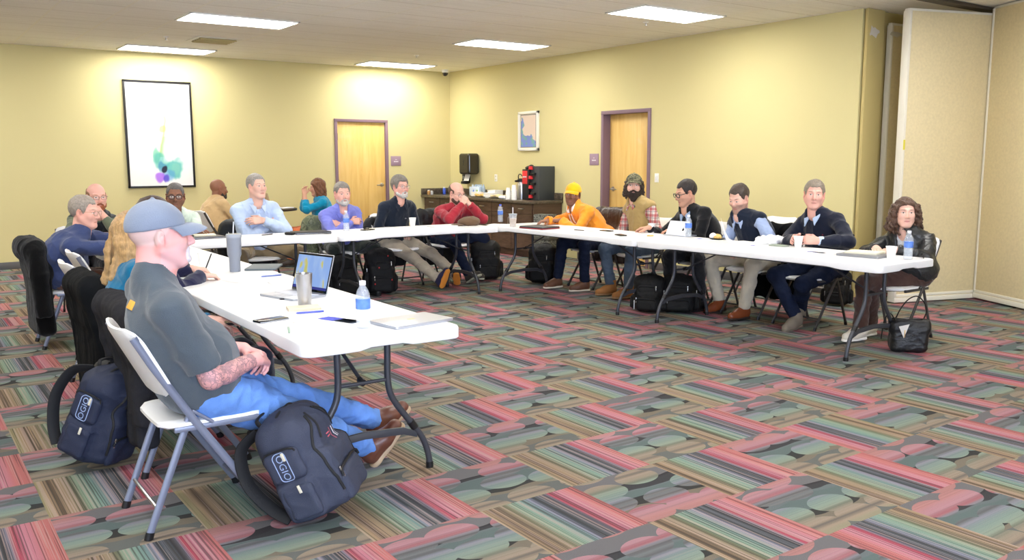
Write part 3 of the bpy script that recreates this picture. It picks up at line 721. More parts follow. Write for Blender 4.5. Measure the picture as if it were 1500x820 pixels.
    at = root.data.attributes.new('Face', 'FLOAT_VECTOR', 'POINT'); at.data.foreach_set('vector', fq.astype(np.float32).ravel())
    root.location = tuple(O); root.rotation_euler = (0, 0, fa-math.pi/2)
    tag(root, label, 'person', group)
    R = dict(root=root, Hc=Hc, Mh=Mh, T=T, arms=arms, legs=legs, N=N, up=up, fw=fw, rt=rt, p1=p1, Pv=Pv, sc=sc, HE=HE, HC=HC, g=g, hs=hs, TOR=TOR, addt=addt, sp=sp, loc=loc, M1=M1)
    # ---- clothes
    top = top or {}
    tm = top.get('mat') or cloth(top['col']); sl = top.get('sleeve', 'long')
    def garment(name, m, off, sleeve, neckdrop, hem, folds=((.007, 26), (.003, 60)), seed=1, open_front=0, collar=None, vest=False):
        s = SDF(); addt(s, off)
        for q in TOR[3:]: pass
        for (A, E, W) in arms:
            if sleeve == 'long':
                s.cone(A, E, .050*sp*(.7+.3*g)+off*.4, .048*sp+off*.3, .028); w2 = E+(W-E)*(.97 if not top.get('pushed') else .62); s.cone(E, E+(w2-E)*.5, .049*sp+off*.3, .046*sp+off*.3, .025); s.cyl(E+(w2-E)*.4, w2, .047*sp+off*.3, .036*sp+off*.3, .02)
            elif sleeve == 'short': s.cone(A, A+(E-A)*.5, .061*sp*(.7+.3*g), .062*sp, .03); s.cyl(A+(E-A)*.45, A+(E-A)*.84, .063*sp, .063*sp, .02)
            elif sleeve == 'cap': s.cone(A, A+(E-A)*.06, .056*sp, .050*sp, .03)
        s.cone(N-up*.02, N+up*.02, .066*ng*sp+off*.3, .062*ng*sp+off*.3, .02)
        # neck opening and the hem over the lap
        s.cone(T((0, .0, -.03))+up*.0, N+up*(.035-neckdrop*.4)+fw*(.045+neckdrop*.25), .058*ng*sp, .050*ng*sp, .006, 's')
        if neckdrop > .04: s.cone(N+up*.02+fw*.07, N-up*neckdrop+fw*.13, .040 if neckdrop < .085 else .052, .012 if neckdrop < .085 else .03, .006, 's')
        s.plane(Pv+V3(0, 0, hem), V3(0, .25, -1))
        if vest:
            for (A, E, W) in arms: s.cone(A+(E-A)*.26+rt*0, E, .070*(.7+.3*g), .07, .012, 's')
        return solid(name, s, max(h, .0065)*1.08, m, root, folds, 1, seed)
    if top.get('under'):                                            # shirt below a vest or jacket
        u = top['under']; R['shirt'] = garment(u.get('name', 'shirt'), u.get('mat') or cloth(u['col']), .006, u.get('sleeve', 'long') if sl != 'long' else 'none', u.get('v', .02), -.03, seed=3)
    R['top'] = garment(top.get('name', 'shirt'), tm, top.get('off', .014), sl, top.get('v', .02), top.get('hem', -.035), top.get('folds', ((.008, 24), (.003, 60))), top.get('seed', 1), vest=(sl == 'cap'))
    if top.get('collar'):
        cs = SDF(); cm = top['collar'] if isinstance(top['collar'], bpy.types.Material) else cloth(top['collar'], rough=.8); rn = .073*ng*sp
        ring = lambda t, u_, r_=0.: N+up*u_+rt*(rn+r_)*math.sin(t)+fw*((rn+r_)*1.05*math.cos(t)+.012-.012*math.cos(t))
        for s_ in (-1, 1):
            for k_ in range(9):
                t0, t1 = s_*(3.14-k_*.29), s_*(3.14-(k_+1)*.29); e0, e1 = .045-.0055*k_, .045-.0055*(k_+1)
                cs.cone(ring(t0, e0), ring(t1, e1), .0085, .0085, .006); cs.cone(ring(t0, e0-.016, .008), ring(t1, e1-.018, .008), .0085, .0085, .006)
            tip = N-up*.050+rt*s_*.056+fw*.136; i0 = ring(s_*.34, -.004, .012)
            for t in np.linspace(0, 1, 6): p = i0*(1-t)+ring(s_*1.15, .010, .018)*t; cs.cone(p, p+(tip-p)*(.95-.35*t), .0075, .0055, .005)
        R['collar'] = solid('collar', cs, .006, cm, root, it=1)
    if top.get('placket'):
        pts = [N+up*(.0-.04*i)+fw*(.105+.006*i) for i in range(7)]
        bv = BVHTree.FromPolygons([v.co for v in R['top'].data.vertices], [p.vertices for p in R['top'].data.polygons]); pp = []
        for a in pts:
            hit = bv.ray_cast(Vector(a+fw*.2), Vector(-fw), .5)
            pp.append(np.array(hit[0])+fw*.001 if hit[0] is not None else a)
        MB().tube(smoothpath(pp, 3), .012, 8, flat=.2, up=fw).build('placket', cloth(top['placket']), R['top'])
        for a in pp[1::2]: MB().lathe([(0, 0), (.006, 0), (.005, .003), (0, .003)], 10, tuple(a+fw*.002), basis(rt, up, fw) @ np.diag([1, 1, 1])).build('button', M_white, R['top'])
    # trousers
    s = SDF(); s.ell(Pv+V3(0, -.02, .03), V3(.178*hips_w*(.75+.25*g)+hips_t, .145, .12), None, .05)
    bm_ = bottom if not isinstance(bottom, (tuple, list)) else cloth(bottom)
    for i, (Hp, K, A) in enumerate(legs):
        w = .0 if not top.get('slim') else -.008
        s.cone(Hp, Hp+(K-Hp)*.5, .088*(.55+.45*g)+w, .078*(.6+.4*g)+w, .04); s.cone(Hp+(K-Hp)*.4, K, .078*(.6+.4*g)+w, .063+w, .03); e = K+(A-K)*hemk; s.cone(K, K+(e-K)*.45, .062+w, .058+w, .03); s.cyl(K+(e-K)*.35, e, .059+w, .053+w, .02)
    R['trousers'] = solid('trousers', s, max(h, .007)*1.1, bm_, root, ((.006, 30), (.003, 70)), 1, 9)
    # shoes
    if shoes:
        um = mat('shoe_%d_%d_%d' % tuple(shoes['col']), shoes['col'], shoes.get('rough', .5), bump=(200, .1)); so = mat('sole_%d_%d_%d' % tuple(shoes['sole']), shoes['sole'], .7)
        for i, (Hp, K, A) in enumerate(legs):
            d = nrm(V3(*feet[i])) if feet else V3(0, 1, 0); u0 = V3(0, 0, 1); side = nrm(np.cross(d, u0)); u_ = np.cross(side, d); MF = basis(side, d, u_)
            roll = shoes.get('roll', (0, 0))[i]; MF = MF @ rotm((0, 1, 0), roll)
            Q = lambda p: A+MF@V3(*p)
            sh = SDF(); sh.cone(Q((0, -.02, -.045)), Q((0, .08, -.048)), .042, .043, .03); sh.cone(Q((.004, .08, -.05)), Q((.0, .155, -.056)), .045, .036, .03); sh.cone(Q((0, .0, .0)), Q((0, .06, -.03)), .044, .038, .03)
            hgt = shoes.get('shaft', .02); sh.cyl(Q((0, -.012, -.04)), Q((0, -.012, hgt)), .046, .044, .02); sh.plane(Q((0, 0, -.074)), -MF[:, 2])
            o = solid('shoe', sh, .006, um, root, ((.0015, 50),), 1, 4)
            sd = SDF(); sd.cone(Q((0, -.028, -.08)), Q((0, .06, -.08)), .041, .040, .03); sd.cone(Q((.004, .06, -.08)), Q((.002, .155, -.08)), .043, .038, .02); sd.plane(Q((0, 0, -.068)), MF[:, 2]); sd.plane(Q((0, 0, -.092)), -MF[:, 2])
            solid('sole', sd, .006, so, o, None, 1)
            if shoes.get('laces'):
                for t in range(4): MB().tube([Q((-.022, .045+.022*t, -.004-.008*t)), Q((0, .047+.022*t, .006-.009*t)), Q((.022, .045+.022*t, -.004-.008*t))], .0028, 6).build('lace', cloth(shoes['laces']), o)
    # hair
    if hair and hair.get('col'):
        hm = mat('hair_%d_%d_%d' % tuple(hair['col']), hair['col'], .5, bump=(150, .45, (1, 1, .12)), var=(70, .25), sheen=.05)
        s = SDF(); th = hair.get('th', .012)
        HE(s, (0, -.020, .036), (.0775+th, .094+th, .088+th), .01)
        if hair.get('full'): HE(s, (0, -.035, -.03), (.074+th, .075+th, .07), .03)
        for extra in hair.get('add', ()): HC(s, *extra, k=.03)
        # face opening, sides, nape
        fz = hair.get('line', .055)
        s.box(T((0, .146, fz-.15)), V3(.15, .10, .15)*hs, .03*hs, Mh, .012, 's')
        HE(s, (0, .075, -.02), (.074+hair.get('side', 0), .07, .082), .010, 's')
        if not hair.get('full'):
            s.box(T((0, .06, -.12)), V3(.16, .12, .10)*hs, .04*hs, Mh, .012, 's'); s.plane(T((0, -.05, hair.get('nape', -.06))), Mh@V3(0, .35, -1))
        for s_ in (-1, 1): HE(s, (s_*.046, .090, hair.get('line', .055)+.002), (.022, .036, .022), .012, 's')
        if hair.get('bald'): s.plane(T((0, 0, hair.get('bz', .048))), Mh@V3(0, .35, 1)); HE(s, (0, .06, .05), (.074, .075, .09), .006, 's')
        if cap: s.plane(T((0, 0, cap.get('z', .032)+.012)), Mh@V3(0, -.1, 1))
        for s_ in (-1, 1): HE(s, (s_*.084, .0, -.006), (.03, .022, .036), .006, 's') if not hair.get('full') else None
        R['hair'] = solid('hair', s, .0055, hm, root, hair.get('folds', ((.003, 75, (1, .5, .4)), (.0015, 170, (1, .5, .4)))), 1, 5)
    if beard:
        bm2 = mat('beard_%d_%d_%d' % tuple(beard['col']), beard['col'], .75, bump=(160, .7), var=(80, .3)); s = SDF(); bt = beard.get('th', .008)
        for s_ in (-1, 1):
            HC(s, (s_*.062, .004, -.03), (s_*.050, .03, -.072), .012+bt*.5, .016+bt, .02); HC(s, (s_*.050, .03, -.072), (s_*.020, .072, -.098), .018+bt, .020+bt, .02); HC(s, (s_*.024, .088, -.068), (s_*.018, .082, -.092), .010+bt*.4, .014+bt*.5, .012); HC(s, (s_*.022, .092, -.064), (0, .098, -.0535), .0055+bt*.3, .0065+bt*.3, .006)
        HC(s, (0, .078, -.098), (0, .072, -.106-beard.get('len', 0)), .024+bt, .020+bt, .02)
        if beard.get('neck'): HC(s, (0, .05, -.10), (0, .03, -.12), .035, .03, .03)
        HE(s, (0, .100, -.0685), (.021, .016, .0075), .004, 's')
        R['beard'] = solid('beard', s, .005, bm2, root, ((.003, 120),), 1, 6)
    if glasses:
        gm = mat('frame_%d_%d_%d' % tuple(glasses['col']), glasses['col'], .35); gw = glasses.get('w', .0022); gl = empty('eyeglasses', (0, 0, 0)); gl.parent = root
        fr = MB()
        for s_ in (-1, 1):
            o2 = rrect(.050, .036, .014, 4, s_*.033, 0); pts = [T((x, .108-.18*max(0, abs(x)-.03), zz+.003)) for x, zz in o2]; fr.tube(pts, gw*hs, 6, closed=True)
            MB().add(pts, [list(range(len(pts)))]).build('lens', M_lens, gl, False)
            fr.tube([T((s_*.058, .103, .010)), T((s_*.074, .085, .010)), T((s_*.082, .0, .008)), T((s_*.082, -.02, -.012))], gw*.9*hs, 6)
        fr.tube([T((-.009, .111, .007)), T((0, .1135, .009)), T((.009, .111, .007))], gw*hs, 6); fr.build('frame', gm, gl)
    if cap:
        cm = cap.get('mat') or cloth(cap['col']); s = SDF(); HE(s, (0, -.014, .040), (.089, .106, .094), .01); s.plane(T((0, 0, cap.get('z', .032))), Mh@V3(0, .10, -1)); HC(s, (0, -.014, .134), (0, -.014, .136), .010, .008, .004)
        co = solid('cap', s, .005, cm, root, ((.0012, 40),), 1, 2)
        br = MB(); nn = 14; rings = [(.0, 0.), (.35, .004), (.7, .0), (1., -.010)]; v = []; f = []
        for tz in (0, -.005):
            for (t, dz) in rings:
                for i in range(nn+1):
                    a = (-68+136*i/nn)*D2R; x0, y0 = .084*math.sin(a), -.014+.102*math.cos(a); ly = cap.get('brim', .075)*max(math.cos(a), .0)**.6
                    x = x0*(1+.03*t); v.append(T((x, y0+ly*t, cap.get('z', .032)+.013+dz+tz-.030*(abs(x)/.08)**2*(.3+.7*t)+.10*(y0+ly*t)*cap.get('up', .1)-.12*max(0, y0+ly*t-.08))))
        w_ = nn+1; kk = len(rings)
        for r_ in range(kk-1):
            for i in range(nn): f.append([r_*w_+i, r_*w_+i+1, (r_+1)*w_+i+1, (r_+1)*w_+i]); f.append([kk*w_+r_*w_+i, kk*w_+(r_+1)*w_+i, kk*w_+(r_+1)*w_+i+1, kk*w_+r_*w_+i+1])
        for i in range(nn): f.append([(kk-1)*w_+i, (kk-1)*w_+i+1, kk*w_+(kk-1)*w_+i+1, kk*w_+(kk-1)*w_+i])
        br.add(v, f).build('brim', cap.get('brim_mat') or cm, co)
        R['cap'] = co
    if longhair: R['longhair'] = longhair(R)
    return R
def watch(R, i, col=(20, 20, 24), name='watch', t=.9, r=.034):
    A, E, W = R['arms'][i]; d = nrm(W-E); c = E+(W-E)*t; a = nrm(np.cross(d, V3(.3, .2, 1))); b = np.cross(d, a)
    pts = [c+r*(math.cos(x)*a+math.sin(x)*b) for x in np.linspace(0, 2*math.pi, 19)[:-1]]
    o = MB().tube(pts, .010, 8, closed=True, flat=.35).build(name, mat('strap_%d_%d_%d' % tuple(col), col, .5), R['root'])
    if name == 'watch':
        u = nrm(V3(0, .2, 1)-d*(V3(0, .2, 1)@d)); MB().lathe([(0, 0), (.019, 0), (.019, .008), (.015, .011), (0, .011)], 20, tuple(c+u*(r-.002)), basis(np.cross(d, u), d, u) @ np.diag([1, 1, 1.])).build('watch_case', M_black, o)
# ------------------------------------------------------------------ the people at the tables
def cr(n): return cloth(n)
def mesh_lettering(R, txt, size, at, col, name='lettering', rot=0):
    """lettering on the chest, across the front of a garment; at=(across, up) from the breastbone"""
    o = R['sc']-R['up']*.075+R['rt']*at[0]+R['up']*at[1]+R['fw']*.14; r = -R['rt']; u = R['up']
    a = rot*D2R; r, u = r*math.cos(a)+u*math.sin(a), u*math.cos(a)-r*math.sin(a)
    text_decal(txt, size, o, r, u, R['top'], mat('print_%d_%d_%d' % tuple(col), col, .7), name, R['top'], .003)
DENIM = mat('washed_denim', (104, 146, 214), .85, bump=(240, .35), var=(9, .16), spec=.2); DENIM2 = mat('dark_denim', (23, 31, 52), .85, bump=(240, .35), var=(9, .2), spec=.2)
GREYJ = mat('slate_jeans', (84, 98, 116), .85, bump=(240, .3), var=(8, .14), spec=.2)
BROWNSHOE = dict(col=(104, 62, 44), sole=(196, 176, 146), rough=.4, shaft=.05, laces=(70, 50, 40))

# -- left row, faces the middle of the room
R = person('man in grey cap and slate t-shirt leaning back on the nearest white chair', (-7.40, -10.07), 0, (-7.545, -10.12, 1.19), gaze=-8, pitch=2, skin=(232, 170, 164), girth=1.42, build=1.08, hs=1.06, h=.0048,
           hands=((.095, .20, .655), (-.085, .21, .665)), fdirs=((-.75, .55, -.2), (.7, .6, -.2)), pnorms=((.35, .35, .9), (-.3, .3, .9)), curl=(.75, .55), elbows=((.55, -.6, -.5), (-.55, -.6, -.5)), tattoo=True,
           ankles=((-6.60, -9.97, .10), (-6.47, -9.78, .17)), feet=((0.06, .62, .72), (.0, .84, .52)), knees=((.15, .4, 1), (-.1, .4, 1)),
           top=dict(name='t_shirt', col=(76, 85, 93), sleeve='short', off=.012, v=.0, folds=((.006, 17), (.002, 50)), hem=-.05), bottom=DENIM, stubble=((216, 190, 196), .35),
           shoes=dict(col=(98, 58, 44), sole=(176, 152, 124), rough=.35, shaft=.06, laces=(60, 40, 30)), hair=dict(crop=(206, 198, 192), line=.02, cf=.55), brows=(190, 170, 160),
           cap=dict(col=(128, 138, 156), z=.030, brim=.082, up=-.10), bow=.055, hemk=1.02)
c0 = R['N']-R['up']*.10-R['fw']*.2
bv = BVHTree.FromPolygons([v.co for v in R['top'].data.vertices], [p.vertices for p in R['top'].data.polygons]); hit = bv.ray_cast(Vector(R['N']-R['up']*.075-R['fw']*.3+R['rt']*.02), Vector(R['fw']), .6)
if hit[0] is not None: MB().box(tuple(hit[0]), (.052, .036, .006), .002, basis(nrm(np.cross(R['up'], np.array(hit[1]))), nrm(R['up']-np.array(hit[1])*(R['up']@np.array(hit[1]))), np.array(hit[1]))).build('neck_print', mat('amber_print', (224, 168, 70), .7), R['top'])
goat = SDF(); T = R['T']
bl = MB().tube([R['Pv']+V3(.185*math.cos(a)*1.06, -.02+.150*math.sin(a), .035) for a in np.linspace(0, 2*math.pi, 25)[:-1]], .020, 8, closed=True, flat=.25, up=(0, 0, 1)).build('belt', mat('belt_leather', (84, 54, 40), .5), R['trousers'])
gs = SDF(); gs.cone(T((-.02, .086, -.092)), T((.02, .086, -.092)), .016, .016, .01); gs.cone(T((-.024, .09, -.06)), T((-.024, .085, -.09)), .008, .010, .01); gs.cone(T((.024, .09, -.06)), T((.024, .085, -.09)), .008, .010, .01); gs.cone(T((-.02, .094, -.052)), T((.02, .094, -.052)), .007, .007, .01)
solid('goatee', gs, .0045, mat('white_whiskers', (206, 200, 204), .8, bump=(160, .6)), R['root'], ((.002, 120),))

def long_straight(col, ln, wave=0., width=1., curl=False):
    def f(R):
        s = SDF(); T = R['T']; HE = R['HE']; rs = np.random.RandomState(3)
        HE(s, (0, -.022, .038), (.090, .106, .098), .01)
        for sd in (-1, 1):
            for k in range(11 if not curl else 26):
                lay = 1 if not curl or k < 16 else .82
                a = (8+(k if k < 16 else (k-16)*1.5)*(15 if not curl else 11))*D2R; x0, y0 = sd*.080*math.sin(a)*width*lay, -.012+.085*math.cos(a)*lay
                if y0 > (.055 if not curl else .045): continue
                z1 = -ln*(.82+.25*rs.rand()); m = (x0*1.12*width, min(y0, .03)-.012, -.05); e = (x0*(1.05+.3*rs.rand()*width)+wave*rs.normal(), y0*.8-.02+wave*rs.normal(), z1)
                P = smoothpath([T((x0*.95, y0*.95, .06)), T(m), T(e)], 5)
                if curl or wave:
                    ph = rs.rand()*6; P = [p+(T((math.cos(ph+i*1.5), math.sin(ph+i*1.5), 0))-T((0, 0, 0)))*(.014 if curl else .006) for i, p in enumerate(P)]
                for i in range(len(P)-1): t = i/len(P); rr = .023 if not curl else .0155; s.cone(P[i], P[i+1], rr*(1-.45*t), rr*(1-.45*(t+1/len(P))), .012 if not curl else .004)
        s.box(T((0, .12, -.06)), V3(.062, .09, .115), .03, R['Mh'], .012, 's'); HE(s, (0, .060, -.012), (.068, .066, .082), .008, 's')
        m = mat('hair_%d_%d_%d' % tuple(col), col, .45, bump=(110, .8, (1, 1, .15)), var=(40, .28), sheen=.1)
        return solid('hair', s, .0055, m, R['root'], ((.007, 60, (1, 1, .16)), (.003, 150, (1, 1, .12))) if not curl else ((.006, 60), (.003, 130)), 1, 8)
    return f
person('long blonde haired woman in teal top seen from behind the man in grey cap', (-7.33, -9.26), 0, (-7.40, -9.02, 1.095), gaze=18, pitch=-12, skin='light', build=.93, hs=.96, hands=((.0, .20, .66), (-.10, .24, .66)), elbows=((.3, -.9, -.3), (-.5, -.6, -.5)),
       top=dict(name='blouse', col=(0, 100, 140), v=.02), bottom=(40, 44, 60), longhair=long_straight((178, 142, 94), .27, .012), bow=.1, shoes=dict(col=(40, 36, 36), sole=(30, 30, 30)))
R = person('dark haired person in navy sweater writing on paper with a black pen', (-7.25, -8.22), 0, (-7.10, -8.15, 1.13), gaze=-5, pitch=-25, skin='light', build=.93, hs=.96, hands=((.0, .40, .775), (-.30, .42, .785)), curl=(.55, .7), thumb=(.5, .7), fdirs=((-.25, 1, -.12), (.25, 1, -.1)),
       top=dict(name='sweater', col=(28, 29, 62)), bottom=(40, 42, 56), hair=dict(col=(62, 44, 36), th=.018, full=True, line=.06), bow=.08, shoes=dict(col=(40, 36, 36), sole=(30, 30, 30)))
A = R['arms'][1][2]; pen_holder = R
R = person('grey haired man with glasses in dusty blue shirt leaning onto the left table row', (-7.28, -5.92), 0, (-7.13, -6.07, 1.075), gaze=-38, pitch=-6, skin='pink', girth=1.1, hands=((.20, .60, .775), (-.12, .62, .775)), elbows=((.8, .2, -.5), (-.8, .2, -.5)),
           top=dict(col=(52, 65, 106), collar=(52, 65, 106), v=.03), bottom=(96, 62, 48), hair=dict(col=(150, 140, 130), th=.008, line=.060, nape=-.05), glasses=dict(col=(150, 120, 90), w=.0014), brows=(150, 130, 116), bow=.12, shoes=dict(col=(50, 40, 36), sole=(30, 30, 30)))

# -- back row, faces the camera side of the room
rb = person('balding man with red beard and glasses resting his chin on his hand', (-6.86, -4.40), -90, (-6.775, -4.62, 1.135), gaze=-84, pitch=-3, tilt=0, skin='pink', girth=1.1, hands=((-.02, .50, .80), (-.075, .33, 1.015)), fdirs=((-1, .1, 0), (.55, -.25, .45)), pnorms=((0, .2, 1), (.0, .9, .3)), curl=(.3, .75), elbows=((.8, .2, -.5), (-.6, .5, -1)),
       top=dict(name='vest', col=(30, 34, 40), sleeve='cap', off=.020, v=.05, under=dict(col=(104, 112, 92), v=.03), pushed=True), bottom=(50, 50, 60), hair=dict(col=(142, 104, 74), th=.005, line=.06, bald=1, nape=-.05), beard=dict(col=(150, 84, 54), th=.004), glasses=dict(col=(90, 78, 66), w=.0016), brows=(160, 110, 80), bow=.07)
R = person('man with dark rimmed glasses in pale mint shirt behind the back table', (-6.00, -4.42), -90, (-6.05, -4.62, 1.125), gaze=-106, pitch=-4, skin='brown', girth=1.1, hands=((-.02, .50, .775), (.02, .55, .80)),
       top=dict(col=(206, 220, 208), collar=(190, 206, 196), v=.03), bottom=(50, 54, 60), hair=dict(col=(96, 92, 90), th=.004, line=.068, nape=-.05), glasses=dict(col=(24, 22, 24), w=.0032), brows=(40, 34, 32), lips=(120, 74, 66), stubble=((90, 66, 54), .4), bow=.06)
R = person('big grey haired man in light blue shirt with arms crossed and black watch', (-5.20, -4.43), -90, (-5.22, -4.62, 1.205), gaze=-76, pitch=2, skin='light', girth=1.22, build=1.1, hs=1.06, hands=((-.10, .235, .80), (.015, .335, .855)), fdirs=((-.9, .0, .2), (.95, -.18, .0)), pnorms=((.1, .95, .25), (.1, .9, .35)), curl=(.25, .3), elbows=((.8, .15, -.6), (-.8, .15, -.6)),
       top=dict(col=(188, 206, 236), collar=(196, 212, 240), v=.07, placket=(196, 212, 240), folds=((.009, 20), (.003, 60))), bottom=(158, 138, 104), hair=dict(col=(146, 140, 134), th=.008, line=.066, nape=-.05), brows=(140, 124, 112), bow=.05, ankles=((-5.42, -4.95, .09), (-4.92, -5.0, .09)), feet=((.2, 1, 0), (-.2, 1, 0)), knees=((.6, .5, 1), (-.7, .5, 1)), shoes=dict(col=(60, 44, 36), sole=(40, 34, 30)))
watch(R, 1, (22, 22, 26))
R = person('grey bearded man in periwinkle shirt with arms crossed in front of the wooden door', (-4.22, -4.43), -90, (-4.265, -4.65, 1.107), gaze=-98, pitch=-3, skin='pink', girth=1.25, build=1.04, hands=((-.01, .325, .80), (.10, .245, .765)), fdirs=((-.9, -.15, 0), (.85, -.0, .2)), pnorms=((.1, .95, .25), (-.2, .9, .3)), curl=(.35, .35), elbows=((.8, .15, -.6), (-.8, .15, -.6)),
       top=dict(col=(120, 126, 206), collar=(112, 118, 200), v=.035, folds=((.009, 20), (.003, 60))), bottom=(52, 58, 52), hair=dict(col=(128, 122, 116), th=.007, line=.060, nape=-.05), beard=dict(col=(190, 186, 182), th=.003), brows=(130, 116, 108), bow=.06, shoes=dict(col=(30, 30, 30), sole=(24, 24, 24)), ankles=((-4.42, -4.9, .09), (-4.08, -4.95, .09)), knees=((.4, .5, 1), (-.4, .5, 1)))
mesh_lettering(R, '*=', .04, (-.085, .01), (214, 120, 110), 'chest_emblem')

R = person('grey haired man with glasses and white beard in dark navy pullover, ankles crossed', (-3.52, -4.40), -90, (-3.52, -4.62, 1.167), gaze=-84, pitch=0, skin='pink', girth=1.05, hands=((.07, .30, .655), (-.07, .30, .66)), fdirs=((-.7, .7, -.2), (.7, .7, -.2)), curl=(.5, .5),
       ankles=((-3.30, -5.10, .115), (-2.98, -4.98, .12)), feet=((-.10, .45, .88), (.42, .62, .62)), knees=((.15, .4, 1), (-.1, .4, 1)),
       top=dict(name='pullover', col=(26, 35, 50), collar=(24, 32, 48), v=.05, folds=((.008, 20), (.003, 60))), bottom=(176, 164, 144), hair=dict(col=(120, 114, 106), th=.017, line=.055, nape=-.055), beard=dict(col=(200, 196, 192), th=.003), glasses=dict(col=(110, 100, 92), w=.0015), brows=(130, 116, 108), bow=.06,
       shoes=dict(col=(44, 42, 72), sole=(232, 150, 60), rough=.7))
mesh_lettering(R, '=-', .035, (-.08, .0), (214, 216, 226), 'chest_emblem')
R = person('bald bearded man in red shirt with hands clasped at his mouth', (-2.80, -4.36), -90, (-2.825, -4.74, 1.08), gaze=-82, pitch=-14, skin='light', girth=1.12, build=1.03, hands=((.045, .545, .965), (-.05, .545, .955)), fdirs=((-.55, -.22, .75), (.55, -.22, .75)), pnorms=((.45, .8, .3), (-.45, .8, .3)), curl=(.75, .75), elbows=((.9, .3, -.9), (-.9, .3, -.9)),
       ankles=((-2.74, -4.86, .10), (-2.47, -4.72, .10)), feet=((-.18, .8, .45), (.5, .85, .1)), knees=((.5, .5, 1), (-.6, .5, 1)),
       top=dict(col=(172, 46, 60), collar=(172, 44, 58), v=.05, folds=((.009, 20), (.003, 60))), bottom=DENIM2, hair=dict(col=(84, 66, 54), th=.004, line=.06, bald=1, nape=-.05), beard=dict(col=(84, 62, 50), th=.005), glasses=dict(col=(70, 60, 56), w=.0016), brows=(90, 66, 54), bow=.07, shoes=dict(col=(66, 60, 52), sole=(176, 172, 150), rough=.8))
watch(R, 1, (30, 30, 34), 'wristband', .86, .036)

# -- right row, faces left
R = person('man in yellow cap and orange hooded sweatshirt leaning on the right table row', (-1.60, -5.98), 180, (-1.92, -5.83, 1.075), gaze=-146, pitch=-2, tilt=-5, skin='brown', girth=1.15, build=1.05, hands=((.21, .63, .785), (.14, .50, .785)), fdirs=((.1, 1, -.05), (.75, .7, 0)), pnorms=((0, 0, 1), (0, .2, 1)), curl=(.35, .5), elbows=((.9, -.2, -.4), (-.8, -.1, -.6)),
       ankles=((-2.14, -5.83, .10), (-2.06, -6.22, .10)), feet=((.05, 1, 0), (.25, 1, 0)), knees=((.1, .5, 1), (-.1, .5, 1)),
       top=dict(name='hooded_sweatshirt', col=(255, 158, 46), v=.015, off=.022, folds=((.010, 18), (.004, 50))), bottom=DENIM2, brows=(40, 30, 28), lips=(150, 92, 84), stubble=((80, 56, 46), .5), cap=dict(col=(255, 186, 20), z=.036, brim=.066, up=.12), hair=dict(crop=(40, 34, 32), line=.0, cf=.5), bow=.06, shoes=dict(col=(100, 66, 46), sole=(216, 204, 184), shaft=.03, laces=(60, 44, 36)))
mesh_lettering(R, 'TIII', .085, (-.02, .0), (246, 240, 236), 'chest_lettering', 8)
s = SDF(); N, up, fw, rt = R['N'], R['up'], R['fw'], R['rt']
pts = [N+up*(.02+.03*math.cos(a))+rt*.088*math.sin(a)-fw*(.095*math.cos(a)-.0) for a in np.linspace(-2.3, 2.3, 13)]
for a, b_ in zip(pts[:-1], pts[1:]): s.cone(a, b_, .032, .032, .02)
hd = solid('hood', s, .007, cloth((255, 158, 46)), R['top'], ((.006, 30),)); s = SDF()
pts = [N+up*(.045+.03*math.cos(a))+rt*.072*math.sin(a)-fw*(.075*math.cos(a)-.005) for a in np.linspace(-2.2, 2.2, 13)]
for a, b_ in zip(pts[:-1], pts[1:]): s.cone(a, b_, .023, .023, .02)
solid('hood_lining', s, .007, cloth((236, 232, 232)), hd, ((.004, 30),))
for sd in (-1, 1): MB().tube(smoothpath([N+rt*sd*.03+fw*.085+up*.02, N+rt*sd*.035+fw*.135-up*.05, N+rt*sd*.03+fw*.15-up*.14], 4), .004, 6).build('drawstring', cloth((240, 236, 232)), hd)
MB().tube([R['arms'][0][2]+.042*V3(math.cos(a), -.15*math.cos(a), math.sin(a)) for a in np.linspace(0, 6.283, 17)[:-1]], .012, 8, closed=True).build('cuff', cloth((255, 150, 40)), R['top'])
PLAID = plaid_mat()
CAMO = camo_mat('camouflage_twill', ((62, 62, 46), (98, 98, 72), (128, 124, 96), (76, 70, 56)))
R = person('long haired bearded man in camouflage cap and tan vest over red plaid shirt', (-1.56, -6.72), 180, (-1.70, -6.615, 1.19), gaze=-136, pitch=4, skin='light', girth=1.05, build=1.03, hands=((.12, .33, .665), (-.12, .33, .665)), fdirs=((-.5, .8, -.2), (.5, .8, -.2)),
       ankles=((-2.0, -6.60, .10), (-2.02, -6.90, .10)), feet=((.25, 1, 0), (.3, 1, 0)), knees=((.5, .5, 1), (-.2, .5, 1)),
       top=dict(name='vest', col=(176, 150, 96), sleeve='cap', off=.026, v=.055, collar=PLAID, under=dict(mat=PLAID, v=.03), folds=((.008, 18), (.003, 50))), bottom=GREYJ, brows=(40, 30, 26), beard=dict(col=(46, 34, 28), th=.014, len=.03, neck=True), cap=dict(mat=CAMO, z=.036, brim=.064, up=.10),
       hair=dict(col=(52, 38, 30), th=.016, line=.05, full=True, add=[((s*.070, -.01, .0), (s*.092, -.02, -.085), .028, .024) for s in (-1, 1)]+[((s*.05, -.06, -.05), (s*.06, -.06, -.11), .04, .03) for s in (-1, 1)], folds=((.009, 60), (.004, 130))), bow=.05, shoes=dict(col=(158, 106, 56), sole=(150, 116, 80), rough=.75, shaft=.07))
text_decal('-=-=-', .045, R['T']((0, .10, .080)), R['Mh'] @ V3(-1, 0, 0), R['Mh'] @ V3(0, .2, 1), R['cap'], mat('print_cap', (40, 50, 40), .8), 'cap_lettering', R['cap'], .003)
s = SDF(); N, up, fw, rt = R['N'], R['up'], R['fw'], R['rt']
for sd in (-1, 1):
    s.cone(N+up*.03-fw*.04, N+up*.03+rt*sd*.065, .020, .020, .01); s.cone(N+up*.03+rt*sd*.065, N-up*.03+rt*sd*.06+fw*.10, .020, .012, .01)
